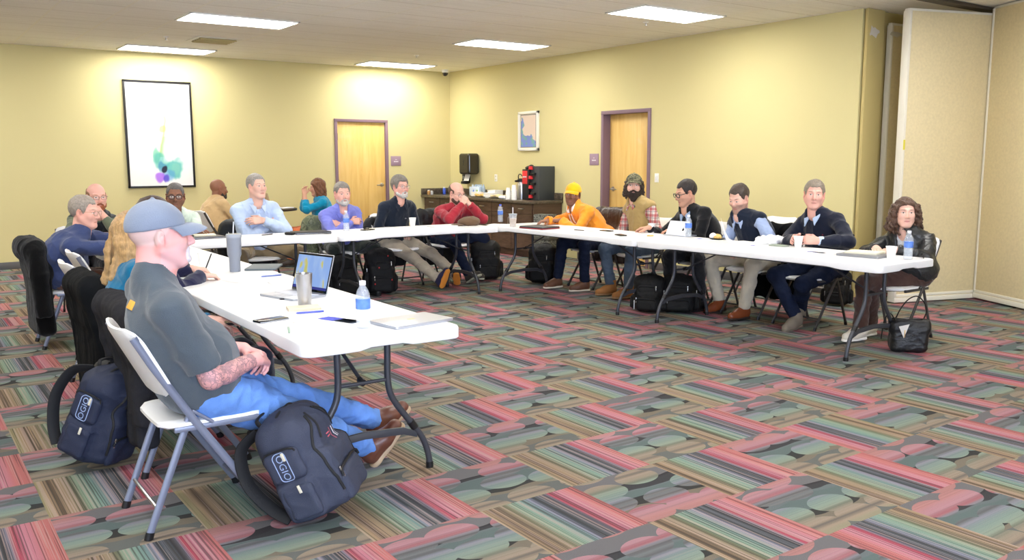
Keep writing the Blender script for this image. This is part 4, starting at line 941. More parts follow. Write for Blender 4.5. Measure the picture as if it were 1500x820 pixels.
solid('vest_collar', s, .006, cloth((86, 82, 78)), R['top'])
R = person('dark haired man in black sweater and thick glasses reaching his arm along the table', (-1.56, -7.66), 180, (-1.85, -7.53, 1.145), gaze=163, pitch=-16, skin='tan', girth=1.12, build=1.03, hands=((.40, .52, .79), (.10, .45, .775)), fdirs=((.85, .35, -.1), (.8, .5, 0)), curl=(.4, .4), elbows=((.4, -.6, -.6), (-.8, -.1, -.6)),
       ankles=((-2.0, -7.50, .09), (-1.95, -7.85, .09)), top=dict(name='sweater', col=(20, 20, 24), collar=(150, 172, 206), v=.05, folds=((.008, 18), (.003, 50))), bottom=(26, 26, 30), hair=dict(col=(46, 38, 36), th=.007, line=.062, nape=-.05, side=.0), glasses=dict(col=(18, 16, 18), w=.0036), brows=(46, 36, 32), stubble=((130, 100, 88), .3), bow=.08, shoes=dict(col=(24, 22, 22), sole=(30, 28, 28)))
R = person('short haired man in navy vest over light blue shirt looking down at his lap', (-1.55, -8.30), 180, (-1.80, -8.165, 1.115), gaze=-172, pitch=-24, skin='light', girth=1.12, build=1.04, hands=((.06, .40, .665), (-.07, .40, .67)), fdirs=((-.6, .7, -.2), (.6, .7, -.2)), curl=(.6, .6), elbows=((.8, -.3, -.5), (-.8, -.3, -.5)),
       ankles=((-1.86, -8.02, .10), (-1.99, -8.43, .10)), feet=((.15, 1, -.1), (.1, 1, 0)), knees=((.6, .5, 1), (-.35, .5, 1)), top=dict(name='vest', col=(21, 31, 50), sleeve='cap', off=.022, v=.045, under=dict(col=(166, 184, 220), v=.02), collar=(170, 188, 222), folds=((.007, 18), (.003, 50))), bottom=(196, 186, 166), hair=dict(col=(74, 62, 54), th=.007, line=.062, nape=-.05), brows=(74, 58, 48), stubble=((120, 92, 78), .55), bow=.08,
       shoes=dict(col=(122, 62, 34), sole=(50, 34, 26), rough=.25, laces=(70, 40, 26)))
R = person('grey haired man in navy quarter zip sweater holding a white cup', (-1.55, -9.02), 180, (-1.72, -8.94, 1.168), gaze=-143, pitch=0, tilt=-3, skin='pink', girth=1.14, build=1.06, hs=1.03, hands=((.04, .44, .80), (-.19, .47, .795)), fdirs=((-.2, 1, .0), (.75, .42, .05)), pnorms=((.9, .1, .4), (-.25, .85, .45)), curl=(.3, .42), elbows=((.9, -.2, -.5), (-.9, -.1, -.5)),
       ankles=((-1.98, -9.00, .10), (-1.74, -8.86, .13)), feet=((-.05, 1, -.1), (-.4, .8, .35)), knees=((.9, .5, .9), (-.7, .5, 1)), top=dict(name='quarter_zip_sweater', col=(20, 26, 45), v=.06, collar=(176, 196, 226), folds=((.008, 18), (.003, 50))), bottom=DENIM2, hair=dict(col=(136, 124, 110), th=.009, line=.060, nape=-.05), brows=(140, 116, 100), bow=.06,
       shoes=dict(col=(128, 118, 104), sole=(110, 100, 88), rough=.85, shaft=.05))
mesh_lettering(R, '*', .035, (-.085, .0), (160, 60, 70), 'chest_emblem')
A, E, W = R['arms'][1]; s = SDF(); s.cyl(E+(W-E)*.82, E+(W-E)*.985, .040, .038); solid('shirt_cuff', s, .006, cloth((186, 206, 236)), R['root'])
R = person('curly brown haired woman in black leather jacket at the near end of the right table', (-1.55, -9.79), 180, (-1.70, -9.79, 1.045), gaze=-139, pitch=3, skin='light', build=.92, hs=.96, girth=.95, hips_w=1.05, hands=((.06, .44, .775), (-.12, .45, .775)), fdirs=((-.6, .9, 0), (.6, .9, 0)), shoulder_w=1.0, elbows=((.9, -.3, -.5), (-.9, -.3, -.6)),
       ankles=((-1.98, -9.62, .10), (-1.74, -9.56, .10)), feet=((.12, 1, 0), (.1, 1, 0)), knees=((.1, .5, 1), (-.1, .5, 1)), top=dict(name='leather_jacket', mat=mat('black_leather', (34, 36, 38), .34, bump=(60, .4), spec=.6), v=.10, off=.024, under=dict(name='top', col=(196, 198, 202), v=.05), folds=((.012, 17), (.005, 40)), hem=-.06), bottom=(74, 52, 46),
       longhair=long_straight((84, 58, 42), .17, .02, 1.15, True), brows=(96, 66, 50), lips=(200, 104, 108), bow=.05, bust=.8, shoes=dict(col=(214, 206, 190), sole=(236, 232, 224), rough=.8))

# -- the pair at the small table by the back wall
R = person('bald man in tan jacket sitting sideways before the back wall', (-4.86, -2.05), 12, (-4.80, -1.95, 1.10), gaze=2, pitch=-6, skin='brown', girth=1.15, build=1.04, hands=((.14, .40, .80), (-.12, .44, .80)), top=dict(name='jacket', col=(196, 166, 122), off=.03, v=.0, folds=((.010, 16), (.004, 50)), hem=-.08), bottom=(128, 94, 58), beard=dict(col=(50, 46, 46), th=.005), brows=(40, 32, 30), bow=.09, shoes=dict(col=(50, 36, 30), sole=(30, 30, 30)))
s = SDF(); N, up, fw, rt = R['N'], R['up'], R['fw'], R['rt']
for a in np.linspace(-2.6, 2.6, 11)[:-1]:
    b_ = a+.52; q = lambda t: N+up*.03+rt*.072*math.sin(t)-fw*.066*math.cos(t); s.cone(q(a), q(b_), .020, .020, .01)
solid('jacket_collar', s, .007, cloth((196, 166, 122)), R['top'])
R = person('brown haired woman in bright blue top and orange trousers holding food to her mouth', (-3.36, -2.0), 166, (-3.40, -1.92, 1.09), gaze=160, pitch=-8, skin='olive', build=.93, hs=.96, girth=1.0, hands=((.03, .25, 1.00), (-.04, .25, 1.00)), fdirs=((-.3, .0, .9), (.3, .0, .9)), pnorms=((.9, .3, .1), (-.9, .3, .1)), curl=(.5, .5), elbows=((.5, .2, -1), (-.5, .2, -1)),
       top=dict(name='blouse', col=(0, 140, 182), v=.03, pushed=True), bottom=(232, 128, 78), longhair=long_straight((116, 72, 46), .15, .005), brows=(80, 50, 40), bow=.06, bust=.9, shoes=dict(col=(60, 50, 46), sole=(40, 40, 40)))
# ------------------------------------------------------------------ folding tables
TZ = .737
M_table = mat('table_plastic', (226, 227, 229), .45, bump=(220, .1), spec=.4)
def folding_table(loc, rz, L, label, W=.76):
    t = empty('folding_table', (*loc, 0), rz, label, 'table', 'white folding tables')
    pts = rrect(W, L, .05, 5); per = []
    for i in range(len(pts)):
        a, b_ = np.array(pts[i]), np.array(pts[(i+1) % len(pts)]); n = max(1, int(np.linalg.norm(b_-a)/.05))
        for k in range(n): per.append(a+(b_-a)*k/n)
    def dep(p):
        ex, ey = abs(p[0]), abs(p[1]); d = .058
        if ex > W/2-.03 and ey < L/2-.32: d = .045+.013*min(1, max(0, (ey-(L/2-.42))/.10)) if ey > L/2-.42 else .045
        if ey > L/2-.03 and ex < .13: d = .046+.012*max(0, (ex-.09)/.04)
        return d
    n = len(per); v = []; f = []
    def ring(ins, z):
        for p in per:
            q = np.array(p); s = np.array([1-ins/(W/2), 1-ins/(L/2)]); v.append((q[0]*s[0], q[1]*s[1], z(p) if callable(z) else z))
    rings = [(.03, TZ), (.012, TZ-.0005), (.004, TZ-.004), (0, TZ-.012), (0, lambda p: TZ-dep(p)+.004), (.003, lambda p: TZ-dep(p)), (.016, lambda p: TZ-dep(p)), (.018, TZ-.03)]
    for r in rings: ring(*r)
    for k in range(len(rings)-1):
        for i in range(n): f.append([k*n+i, (k+1)*n+i, (k+1)*n+(i+1) % n, k*n+(i+1) % n])
    f.append(list(range(n))); f.append([(len(rings)-1)*n+i for i in range(n)][::-1])
    MB().add(v, f).build('tabletop', M_table, t)
    fr = MB()
    for s in (-1, 1): fr.box((s*(W/2-.05), 0, TZ-.042), (.028, L-.5, .03), .004)
    fr.build('side_rail', M_dark, t)
    for e in (-1, 1):
        y = e*(L/2-.255)
        for s in (-1, 1):
            P = smoothpath([(s*.125, y, TZ-.03), (s*.125, y, .60), (s*.125, y, .46), (s*.15, y, .37), (s*.235, y, .25), (s*.30, y, .16), (s*.333, y, .07), (s*.34, y, .004)], 4)
            g = MB().tube(P, .0155, 12).build('leg', M_dark, t)
            MB().tube([(s*.3395, y, .03), (s*.34, y, .0)], .0185, 12).build('foot_cap', M_black, g)
            MB().tube([(s*.238, y, .248), (s*.262, y, .213)], .0195, 12).build('collar', M_black, g)
        MB().prism([(-.27, .195), (-.2, .225), (0, .238), (.2, .225), (.27, .195), (.27, .165), (.2, .19), (0, .203), (-.2, .19), (-.27, .165)], -.008, .008, .002, basis(V3(1, 0, 0), V3(0, 0, 1), V3(0, -1, 0)), (0, y, 0)).build('crossbar', M_dark, t)
        MB().tube([(-.125, y, .47), (.125, y, .47)], .009, 8).build('upper_bar', M_dark, t)
        MB().tube([(0, y, .47), (0, y-e*.02, .475), (0, y-e*.5, TZ-.045)], .011, 8, flat=.6).build('brace', M_dark, t)
        MB().tube([(0, y-e*.0, .47), (0, y-e*.035, .479)], .017, 10).build('brace_ring', M_black, t)
    return t
aR = -.02; uR = V3(math.sin(aR), math.cos(aR)) if 0 else np.array([math.sin(aR), math.cos(aR)]); vR = np.array([math.cos(aR), -math.sin(aR)]); oR = np.array([-2.758, -10.253])
def along_right(d, w=.38): q = oR+uR*d+vR*w; return (q[0], q[1])
folding_table(along_right(1.22), -aR, 2.43, 'white folding table at the near right, in front of the curly haired woman'); folding_table(along_right(3.66), -aR, 2.43, 'white folding table with iced coffee cup at the far end of the right row')
aL = .013; uL = np.array([math.sin(aL), math.cos(aL)]); vL = np.array([-math.cos(aL), math.sin(aL)]); oL = np.array([-6.32, -10.405])
def along_left(d, w=.38): q = oL+uL*d+vL*w; return (q[0], q[1])
folding_table(along_left(1.165), -aL, 2.32, 'nearest white folding table with open laptop and steel tumbler'); folding_table(along_left(3.495), -aL, 2.32, 'white folding table with grey tumbler, far half of the left row')
folding_table((-3.825, -5.333), math.pi/2, 1.91, 'white folding table with brown cap in the back row'); folding_table((-5.905, -5.36), math.pi/2, 2.2, 'white folding table in the back row before the light blue shirted man')

# ------------------------------------------------------------------ folding chairs
def plate(w, h, r, th, nu=16, nv=14, bend=lambda x, y: 0.):
    v = []; f = []
    for side in (0, 1):
        for ins in ((0,) if 1 else ()):
            for j in range(nv+1):
                y = -h/2+h*j/nv; e = abs(y)-(h/2-r); hw = w/2 if e <= 0 else w/2-r+math.sqrt(max(r*r-e*e, 0))
                for i in range(nu+1):
                    x = hw*(-1+2*i/nu); rim = min(1, max(0, 1-min((hw-abs(x))/.03, (h/2-abs(y))/.03)))
                    v.append((x, y, bend(x, y)+(th/2 if side else -th/2)*(1-.6*rim*rim)))
    W = nu+1; o = W*(nv+1)
    for j in range(nv):
        for i in range(nu):
            a = j*W+i; f.append([a, a+W, a+W+1, a+1]); f.append([o+a, o+a+1, o+a+W+1, o+a+W])
    bd = [i for i in range(W)]+[j*W+nu for j in range(1, nv+1)]+[nv*W+i for i in range(nu-1, -1, -1)]+[j*W for j in range(nv-1, 0, -1)]
    for k in range(len(bd)): a, b_ = bd[k], bd[(k+1) % len(bd)]; f.append([a, b_, o+b_, o+a])
    return v, f
def make_chair(name, metal):
    t = empty(name)
    v, f = plate(.43, .42, .07, .034, bend=lambda x, y: -.010*(1-(x/.215)**2)+.012*max(0, -y-.1)*0-.03*max(0, y-.13)*1.2)
    MB().add(v, f, 0, None, (0, .035, .445)).build('seat', M_white, t, True, 50)
    lean = rotm((1, 0, 0), 90+27)
    v, f = plate(.465, .32, .08, .026, bend=lambda x, y: .02-.04*(x/.23)**2)
    MB().add(v, f, 0, lean, (0, -.205, .70)).build('backrest', M_white, t, True, 50)
    for s in (-1, 1):
        g = MB().tube([(s*.222, -.262, .815), (s*.222, -.20, .70), (s*.222, -.05, .455), (s*.222, .24, .012)], .016, 10, flat=.6, up=(1, 0, 0)).build('front_leg', metal, t)
        MB().tube([(s*.222, .232, .03), (s*.222, .242, .0)], .0185, 10, flat=.7, up=(1, 0, 0)).build('foot_cap', M_black, g)
        g = MB().tube([(s*.200, -.055, .50), (s*.200, -.11, .36), (s*.200, -.245, .012)], .015, 10, flat=.6, up=(1, 0, 0)).build('rear_leg', metal, t)
        MB().tube([(s*.200, -.238, .03), (s*.200, -.247, .0)], .0175, 10, flat=.7, up=(1, 0, 0)).build('foot_cap', M_black, g)
        MB().box((s*.212, .04, .428), (.02, .34, .022), .005).build('seat_rail', metal, t)
        MB().tube([(s*.20, -.055, .495), (s*.223, -.06, .50), (s*.223, .02, .44)], .007, 8).build('pivot_link', metal, t)
    MB().tube([(-.2, -.205, .12), (.2, -.205, .12)], .008, 8).build('rear_bar', M_steel, t); MB().tube([(-.222, .185, .10), (.222, .185, .10)], .008, 8).build('front_bar', metal, t)
    return t
M_chg = mat('grey_chair_metal', (120, 126, 144), .4, .3); M_chd = mat('dark_chair_metal', (72, 70, 70), .42, .35)
PG = make_chair('folding_chair', M_chg); PD = make_chair('folding_chair', M_chd); used = {}
def chair(x, y, face, label, dark=True):
    p = PD if dark else PG
    o = p if p not in used else copy_tree(p); used[p] = 1
    o.location = (x, y, 0); o.rotation_euler = (0, 0, (face-90)*D2R); tag(o, label, 'chair', 'white folding chairs'); return o
chair(-7.43, -10.02, 0, 'nearest white folding chair, under the man in grey cap', False); chair(-7.28, -9.30, 0, 'white folding chair under a dark grey coat beside the blonde woman', False); chair(-7.26, -8.27, 0, 'white folding chair almost hidden under the long black coat', False)
chair(-7.24, -7.50, 0, 'empty white folding chair, nearer of two bare backrests behind the black coat', False); chair(-7.09, -6.80, 0, 'empty white folding chair, farther of two bare backrests beside the blue shirted man', False); chair(-7.24, -5.86, 0, 'white folding chair draped with the black fleece at far left', False)
chair(-6.86, -4.45, -90, 'white folding chair under the red bearded man'); chair(-6.0, -4.45, -90, 'white folding chair under the man in mint shirt'); chair(-5.2, -4.46, -90, 'white folding chair under the man in light blue shirt'); chair(-4.22, -4.46, -90, 'white folding chair with olive jacket under the man in periwinkle shirt')
chair(-3.5, -4.46, -90, 'white folding chair under the man with orange soled shoes'); chair(-2.80, -4.44, -90, 'white folding chair under the man in red shirt')
chair(-1.68, -5.98, 180, 'white folding chair under the man in orange sweatshirt'); chair(-1.66, -6.74, 180, 'white folding chair under the man in tan vest'); chair(-1.64, -7.66, 180, 'white folding chair under the man in black sweater'); chair(-1.66, -8.30, 180, 'white folding chair under the man in navy vest')
chair(-1.70, -8.94, 180, 'white folding chair under the man in quarter zip sweater'); chair(-1.62, -9.69, 180, 'white folding chair under the curly haired woman, nearest of the right row')
chair(-.52, -7.50, 180, 'empty white folding chair by the yellow wall behind the navy vest man'); chair(-.56, -8.02, 180, 'spare white folding chair behind the quarter zip man, beside the partition')
chair(-4.90, -2.05, 12, 'white folding chair under the bald man in tan jacket by the back wall'); chair(-3.32, -2.0, 166, 'white folding chair under the woman in orange trousers')

# ------------------------------------------------------------------ garments over chair backs
def drape(x, y, face, m, label, zb=.25, w=.27, zt=.86, th=.06, sleeves=True, hood=0., cat='jacket', seed=1, name='jacket', front=.0):
    s = SDF(); Mx = rotm((1, 0, 0), -12)
    s.box((0, -.245+(.80-zt)*.2, (zt+.60)/2), (w, th, (zt-.56)/2+.02), .05, rotm((1, 0, 0), 14)); zc = (zb+.66)/2
    s.box((0, -.222, zc), (w*.96, th*.85, (.70-zb)/2), .035, None, .06)
    s.cone((-w+.04, -.262, zt-.03), (w-.04, -.262, zt-.03), th*.95, th*.95, .04)
    if sleeves:
        for q in (-1, 1): s.cone((q*(w-.01), -.27, zt-.05), (q*(w+.035), -.25, .60), .062, .056, .03); s.cyl((q*(w+.03), -.25, .62), (q*(w+.015), -.235, max(zb-.02, .28)), .056, .046, .02)
    if hood: s.ell((0, -.315, zt-.02), (.13, .06, .09), None, .04)
    o = solid(name, s, .0075, m, None, ((.013, 20, (1, 1, .22)), (.005, 36, (1, 1, .25)), (.0015, 70)), 2, seed)
    o.location = (x, y, 0); o.rotation_euler = (0, 0, (face-90)*D2R); tag(o, label, cat); return o
fl = mat('black_fleece', (9, 9, 10), 1., bump=(300, .5), sheen=.15, spec=.1)
drape(-7.24, -5.86, 0, fl, 'black fleece jacket draped over the chair at far left', .14, .25, .82, .075, True, 1, seed=3)
drape(-7.26, -8.27, 0, mat('black_wool', (16, 18, 21), .95, bump=(260, .3), spec=.15), 'long black coat hanging over a left row chair down to the carpet', .05, .28, .80, .07, True, seed=5, cat='coat', name='coat')
drape(-7.28, -9.30, 0, mat('charcoal_wool', (44, 44, 48), .95, bump=(260, .3), spec=.15), 'dark grey coat over the chair beside the blonde woman', .16, .25, .81, .06, True, seed=8, cat='coat', name='coat')
drape(-4.22, -4.46, -90, camo_mat('olive_canvas', ((92, 98, 74), (112, 118, 90), (84, 88, 66), (120, 124, 100)), 14.), 'olive green jacket over the chair of the man in periwinkle shirt', .26, .29, .80, .07, True, seed=9)
drape(-3.5, -4.46, -90, mat('black_nylon', (12, 13, 15), .6, bump=(60, .3)), 'black jacket over the chair of the man in dark navy pullover', .22, .235, .76, .06, True, seed=11)
drape(-2.80, -4.44, -90, mat('black_nylon', (12, 13, 15)), 'black jacket over the chair of the man in red shirt', .2, .25, .82, .07, True, seed=12)
drape(-1.68, -5.98, 180, mat('brown_nylon', (58, 46, 42), .35, bump=(40, .5)), 'brown puffer jacket over the chair of the man in orange', .3, .27, .86, .08, True, seed=13)
drape(-1.66, -8.36, 180, mat('black_wool', (16, 18, 21)), 'black coat over the chair of the man in navy vest', .16, .28, .82, .06, True, seed=14, cat='coat', name='coat')
drape(-5.2, -4.46, -90, mat('black_nylon', (12, 13, 15)), 'black jacket over the chair of the man in light blue shirt', .24, .25, .80, .06, True, seed=15)

# ------------------------------------------------------------------ bags
def backpack(x, y, rz, label, col, h=.47, w=.32, d=.2, lean=0, roll=0, logo=False, red=False, lift=0., straps=True, seed=1):
    m = mat('nylon_%d_%d_%d' % tuple(col), col, .6, bump=(330, .4), spec=.35); md = mat('black_webbing', (20, 20, 22), .7, bump=(300, .3))
    t = empty('backpack', (x, y, lift), 0, label, 'backpack')
    t.rotation_euler = (Matrix.Rotation(rz*D2R, 3, 'Z') @ Matrix.Rotation(roll*D2R, 3, 'Y') @ Matrix.Rotation(-lean*D2R, 3, 'X')).to_euler()
    # local: front of the bag looks along -y
    s = SDF(); s.box((0, 0, h*.50), (w/2, d*.42, h*.48), .075, None); s.ell((0, .0, h*.80), (w*.46, d*.40, h*.22), None, .05); s.box((0, -d*.38, h*.34), (w*.42, d*.25, h*.28), .05, None, .035); s.box((0, -d*.36, h*.74), (w*.30, d*.17, h*.14), .04, None, .03)
    for q in (-1, 1): s.box((q*w*.50, -.0, h*.28), (w*.08, d*.30, h*.20), .03, None, .02)
    b_ = solid('body', s, .0065, m, t, ((.006, 22), (.003, 50)), 1, seed)
    s = SDF(); s.box((0, -d*.60, h*.22), (w*.34, d*.09, h*.155), .03); pk = solid('front_pocket', s, .0055, m, t, ((.003, 40),), 1, seed)
    if not logo: s = SDF(); s.box((0, -d*.52, h*.60), (w*.30, d*.075, h*.12), .03); pk2 = solid('upper_pocket', s, .0055, m, t, ((.003, 40),), 1, seed)
    for q in (-1, 1): s = SDF(); s.box((q*w*.555, -.01, h*.27), (w*.055, d*.26, h*.17), .025); solid('side_pocket', s, .006, m, t, ((.003, 40),), 1, seed)
    MB().tube(smoothpath([(-.05, d*.30, h*.95), (-.04, d*.36, h*1.03), (.04, d*.36, h*1.03), (.05, d*.30, h*.95)], 5), .011, 8, flat=.5).build('handle', md, t)
    zp = MB(); zp.tube(smoothpath([(-w*.5, -.01, h*.30), (-w*.49, -.01, h*.75), (-w*.28, -.01, h*1.0), (0, -.01, h*1.03), (w*.28, -.01, h*1.0), (w*.49, -.01, h*.75), (w*.5, -.01, h*.30)], 6), .008, 6, flat=.6); zp.build('zipper', md, t)
    for (a, b2, c) in ((-.10, -d*.66, h*.385), (.09, -d*.58, h*.72), (-w*.5, -.03, h*.55), (w*.5, -.03, h*.6))[:1 if logo else 4]:
        MB().box((a, b2, c), (.010, .006, .018), .002).box((a+.001, b2-.003, c-.024), (.007, .005, .03), .002).build('zipper_pull', M_steel, t)
    for hz, hw, yy in ((.375, .33, -.665), (.72, .29, -.575))[:1 if logo else 2]:
        MB().tube(smoothpath([(-w*hw, d*yy, h*(hz-.06)), (-w*hw*.86, d*yy, h*hz), (0, d*yy, h*(hz+.012)), (w*hw*.86, d*yy, h*hz), (w*hw, d*yy, h*(hz-.06))], 5), .0055, 6).build('pocket_zip', md, t)
    if straps:
        for q in (-1, 1):
            P = smoothpath([(q*.05, d*.40, h*.93), (q*.085, d*.72, h*.84), (q*.115, d*.80, h*.55), (q*.12, d*.62, h*.25), (q*.13, d*.38, h*.10)], 6)
            MB().tube(P, .030, 10, flat=.28, up=(0, 1, 0)).build('shoulder_strap', md, t)
        MB().tube(smoothpath([(.13, d*.40, h*.10), (.20, d*.62, .03), (.26, d*1.05, .012)], 6), .013, 8, flat=.25, up=(0, 0, 1)).build('strap_end', md, t)
    if logo:                                                        # pockets, seams and stitched logo on the side and front panels
        s = SDF(); s.box((-w*.545, -.005, h*.63), (w*.06, d*.30, h*.155), .03); pk3 = solid('logo_pocket', s, .0055, m, t, ((.002, 40),), 1, seed)
        r_, u_ = ((0, 0, -1), (0, -1, 0)) if logo == 'down' else ((0, 0, 1), (0, 1, 0)); lt = mat('logo_thread', (150, 168, 204), .5)
        text_decal('OGIO', .042, (-w*.63, -.005, h*.63), r_, u_, pk3, lt, 'logo', pk3, .0025)
        def on(target, pts, dr, off=.002):
            bv = BVHTree.FromPolygons([v.co for v in target.data.vertices], [p.vertices for p in target.data.polygons]); out = []
            for p in pts:
                hit = bv.ray_cast(Vector(p)-Vector(dr)*.2, Vector(dr), .5); out.append(np.array(hit[0])-np.array(dr)*off if hit[0] is not None else np.array(p, float))
            return out
        MB().tube(on(pk3, [(-w*.6, y_-.005, z_+h*.63) for y_, z_ in rrect(.056, .122, .018, 5)], (1, 0, 0)), .0019, 6, closed=True).build('logo_frame', lt, pk3)
        MB().tube(on(pk3, [(-w*.6, -.005+y_, h*.63+z_) for y_, z_ in smoothpath([(d*.27, .05), (d*.2, .068), (0, .072), (-d*.2, .068), (-d*.27, .05)], 5)], (1, 0, 0), .003), .004, 6).build('pocket_zip', md, pk3)
        for q in (-1, 1):
            P = on(b_, smoothpath([(q*w*.16, -.2, h*.93), (q*w*.30, -.2, h*.78), (q*w*.40, -.2, h*.50), (q*w*.36, -.2, h*.2)], 8), (0, 1, 0), .004); MB().tube(P, .006, 8, flat=.6).build('front_seam', md, t)
            P = on(b_, smoothpath([(q*w*.10, -.2, h*.95), (q*w*.17, -.2, h*.82), (q*w*.22, -.2, h*.70)], 8), (0, 1, 0), .004); MB().tube(P, .0045, 8, flat=.6).build('front_seam', md, t)
        MB().box((-w*.645, -.03, h*.73), (.006, .012, .034), .002).build('zipper_pull', mat('pale_pull', (206, 200, 180), .5), t); MB().box((-w*.625, -.03, h*.40), (.006, .012, .034), .002).build('zipper_pull', mat('pale_pull', (206, 200, 180)), t)
        if red:
            text_decal('=|', .06, (.0, -d*.9, h*.66), (1, 0, 0), (0, 0, 1), b_, mat('red_thread', (196, 96, 110), .6), 'embroidery', b_, .003); text_decal('||', .055, (.045, -d*.9, h*.66), (1, 0, 0), (0, 0, 1), b_, mat('white_thread', (214, 214, 224), .6), 'embroidery', b_, .003)
    return t
backpack(-6.99, -10.38, 48, 'navy grey backpack leaning beside the nearest chair, red and white stitching', (56, 61, 78), .45, .32, .27, 22, -6, 'down', True, .03, seed=2)
backpack(-7.70, -9.13, 44, 'navy backpack with loose strap on the carpet at lower left', (38, 44, 64), .46, .31, .25, -22, 6, 'up', False, .05, seed=4)
backpack(-4.42, -4.95, 0, 'black backpack under the back table at the periwinkle shirted man', (14, 15, 17), .45, .33, .2, 4, 0, seed=5)
bk_ = backpack(-4.02, -5.02, -10, 'taller black backpack with red specks under the back table', (14, 15, 19), .50, .32, .2, 4, 4, seed=6)
for x_, z_ in ((.05, .43), (-.06, .30), (.09, .17), (-.10, .12)): MB().box((x_, -.155 if z_ < .35 else -.115, z_), (.012, .01, .016), .003).build('red_pull', mat('red_plastic', (206, 40, 44), .5), bk_)
backpack(-2.40, -4.72, -20, 'black backpack beside the jeans of the man in red shirt', (12, 13, 15), .48, .36, .22, 3, 0, seed=7)
backpack(-2.02, -5.40, -60, 'black backpack at the far end of the right table, before the man in orange', (12, 13, 15), .46, .36, .22, 3, 0, seed=8)
backpack(-2.42, -7.62, -60, 'black bag with white tag under the right table', (12, 12, 13), .36, .30, .18, 3, 0, seed=9)
backpack(-2.20, -7.80, -50, 'black bag under the right table beside the tagged one', (11, 11, 12), .36, .34, .2, 3, 0, seed=10)
backpack(-.60, -8.46, -70, 'black bag on the carpet by the spare chair behind the quarter zip man', (12, 12, 13), .36, .26, .14, 3, 0, straps=False, lift=.0, seed=11)
MB().box((-2.60, -7.60, .09), (.004, .035, .085), .001, rotm((0, 0, 1), -50)).build('luggage_tag', M_paper, None); tag(bpy.data.objects['luggage_tag'], 'small white luggage tag on the black bag under the right table', 'tag')
hb = empty('handbag', (-2.03, -10.07, 0), -48*D2R, 'black leather handbag on the carpet by the curly haired woman', 'handbag')
s = SDF(); s.box((0, 0, .11), (.135, .075, .11), .04); s.box((0, 0, .20), (.145, .055, .05), .03, None, .03); s.box((0, 0, .265), (.10, .03, .05), .02, None, .006, 's')
lh = mat('black_leather_soft', (20, 20, 22), .45, bump=(70, .3)); hbb = solid('body', s, .006, lh, hb, ((.007, 20), (.003, 50)), 1, 3)
for q in (-1, 1): MB().tube(smoothpath([(-.10, q*.045, .22), (-.15, q*.05, .30), (-.19, q*.05, .25), (-.21, q*.06, .1)] if q < 0 else [(.10, .045, .22), (.13, .05, .33), (.07, .06, .42), (.0, .06, .40), (-.06, .05, .32), (-.10, .045, .22)], 6), .008, 8, flat=.6).build('handle', lh, hb)
MB().prism([(-.03, .0), (.045, .02), (.01, -.09)], 0, .003, 0, basis(V3(1, 0, 0), V3(0, 0, 1), V3(0, -1, 0)), (-.06, -.078, .205)).build('lining_flap', mat('pale_lining', (214, 210, 204), .7), hb)
MB().box((-.045, -.083, .15), (.006, .006, .06), .002).build('zipper_pull', mat('brass', (196, 160, 96), .35, 1.), hb)
# ------------------------------------------------------------------ things on the tables
M_pet = mat('clear_plastic', (240, 246, 252), .06, alpha=.28, spec=.8); M_water = mat('water', (226, 238, 250), .02, alpha=.22, spec=.8); M_label = mat('bottle_label', (96, 136, 220), .5, var=(30, .25)); M_foam = mat('white_foam', (244, 244, 242), .7)
def bottle(x, y, label, cap=(230, 232, 240), z=TZ, lab=None):
    t = empty('water_bottle', (x, y, z), 0, label, 'bottle', 'water bottles')
    pr = [(0, .0), (.028, 0), (.032, .006), (.032, .045), (.030, .05), (.032, .055), (.032, .075), (.030, .08), (.032, .085), (.0325, .135), (.031, .15), (.026, .168), (.016, .185), (.013, .192), (.013, .2), (0, .2)]
    MB().lathe(pr, 24).build('bottle_body', M_pet, t)
    MB().lathe([(0, .003), (.029, .003), (.029, .085), (.0, .085)], 20).build('water', M_water, t, True)
    MB().lathe([(.0327, .088), (.0331, .09), (.0331, .132), (.0327, .134)], 24).build('label', lab or M_label, t)
    MB().lathe([(0, .194), (.0148, .194), (.0148, .211), (.013, .213), (0, .213)], 18).build('bottle_cap', mat('cap_%d_%d_%d' % tuple(cap), cap, .5), t); return t
bottle(-6.712, -10.19, 'half full water bottle with blue label on the nearest table'); bottle(-4.467, -5.17, 'water bottle on the back table before the periwinkle shirted man'); bottle(-2.41, -5.06, 'water bottle with blue cap where the back and right rows meet', (90, 110, 220))
bottle(-2.12, -7.83, 'water bottle before the man in black sweater'); bottle(-2.209, -10.13, 'water bottle at the near right table corner before the woman')
def cup(x, y, label, z=TZ, s=1., tilt=0):
    t = empty('foam_cup', (x, y, z), 0, label, 'cup', 'white foam cups'); pr = [(0, 0), (.027*s, 0), (.028*s, .003), (.039*s, .088*s), (.0405*s, .09*s), (.0405*s, .094*s), (.037*s, .094*s), (.026*s, .006), (0, .006)]
    MB().lathe(pr, 24).build('cup_wall', M_foam, t); MB().lathe([(0, .06*s), (.0335*s, .06*s), (.0335*s, .062*s), (0, .062*s)], 20).build('drink', mat('coffee', (70, 44, 30), .1), t); return t
cup(-6.585, -7.32, 'white foam cup behind the grey tumbler on the left row', s=.92); cup(-3.574, -4.995, 'white foam cup before the man with orange soled shoes'); cup(-2.05, -7.26, 'white foam cup by the reaching hand of the man in black sweater'); cup(-2.115, -9.085, 'white foam cup held by the man in quarter zip sweater'); cup(-2.286, -10.04, 'white foam cup beside the water bottle at the near right corner')
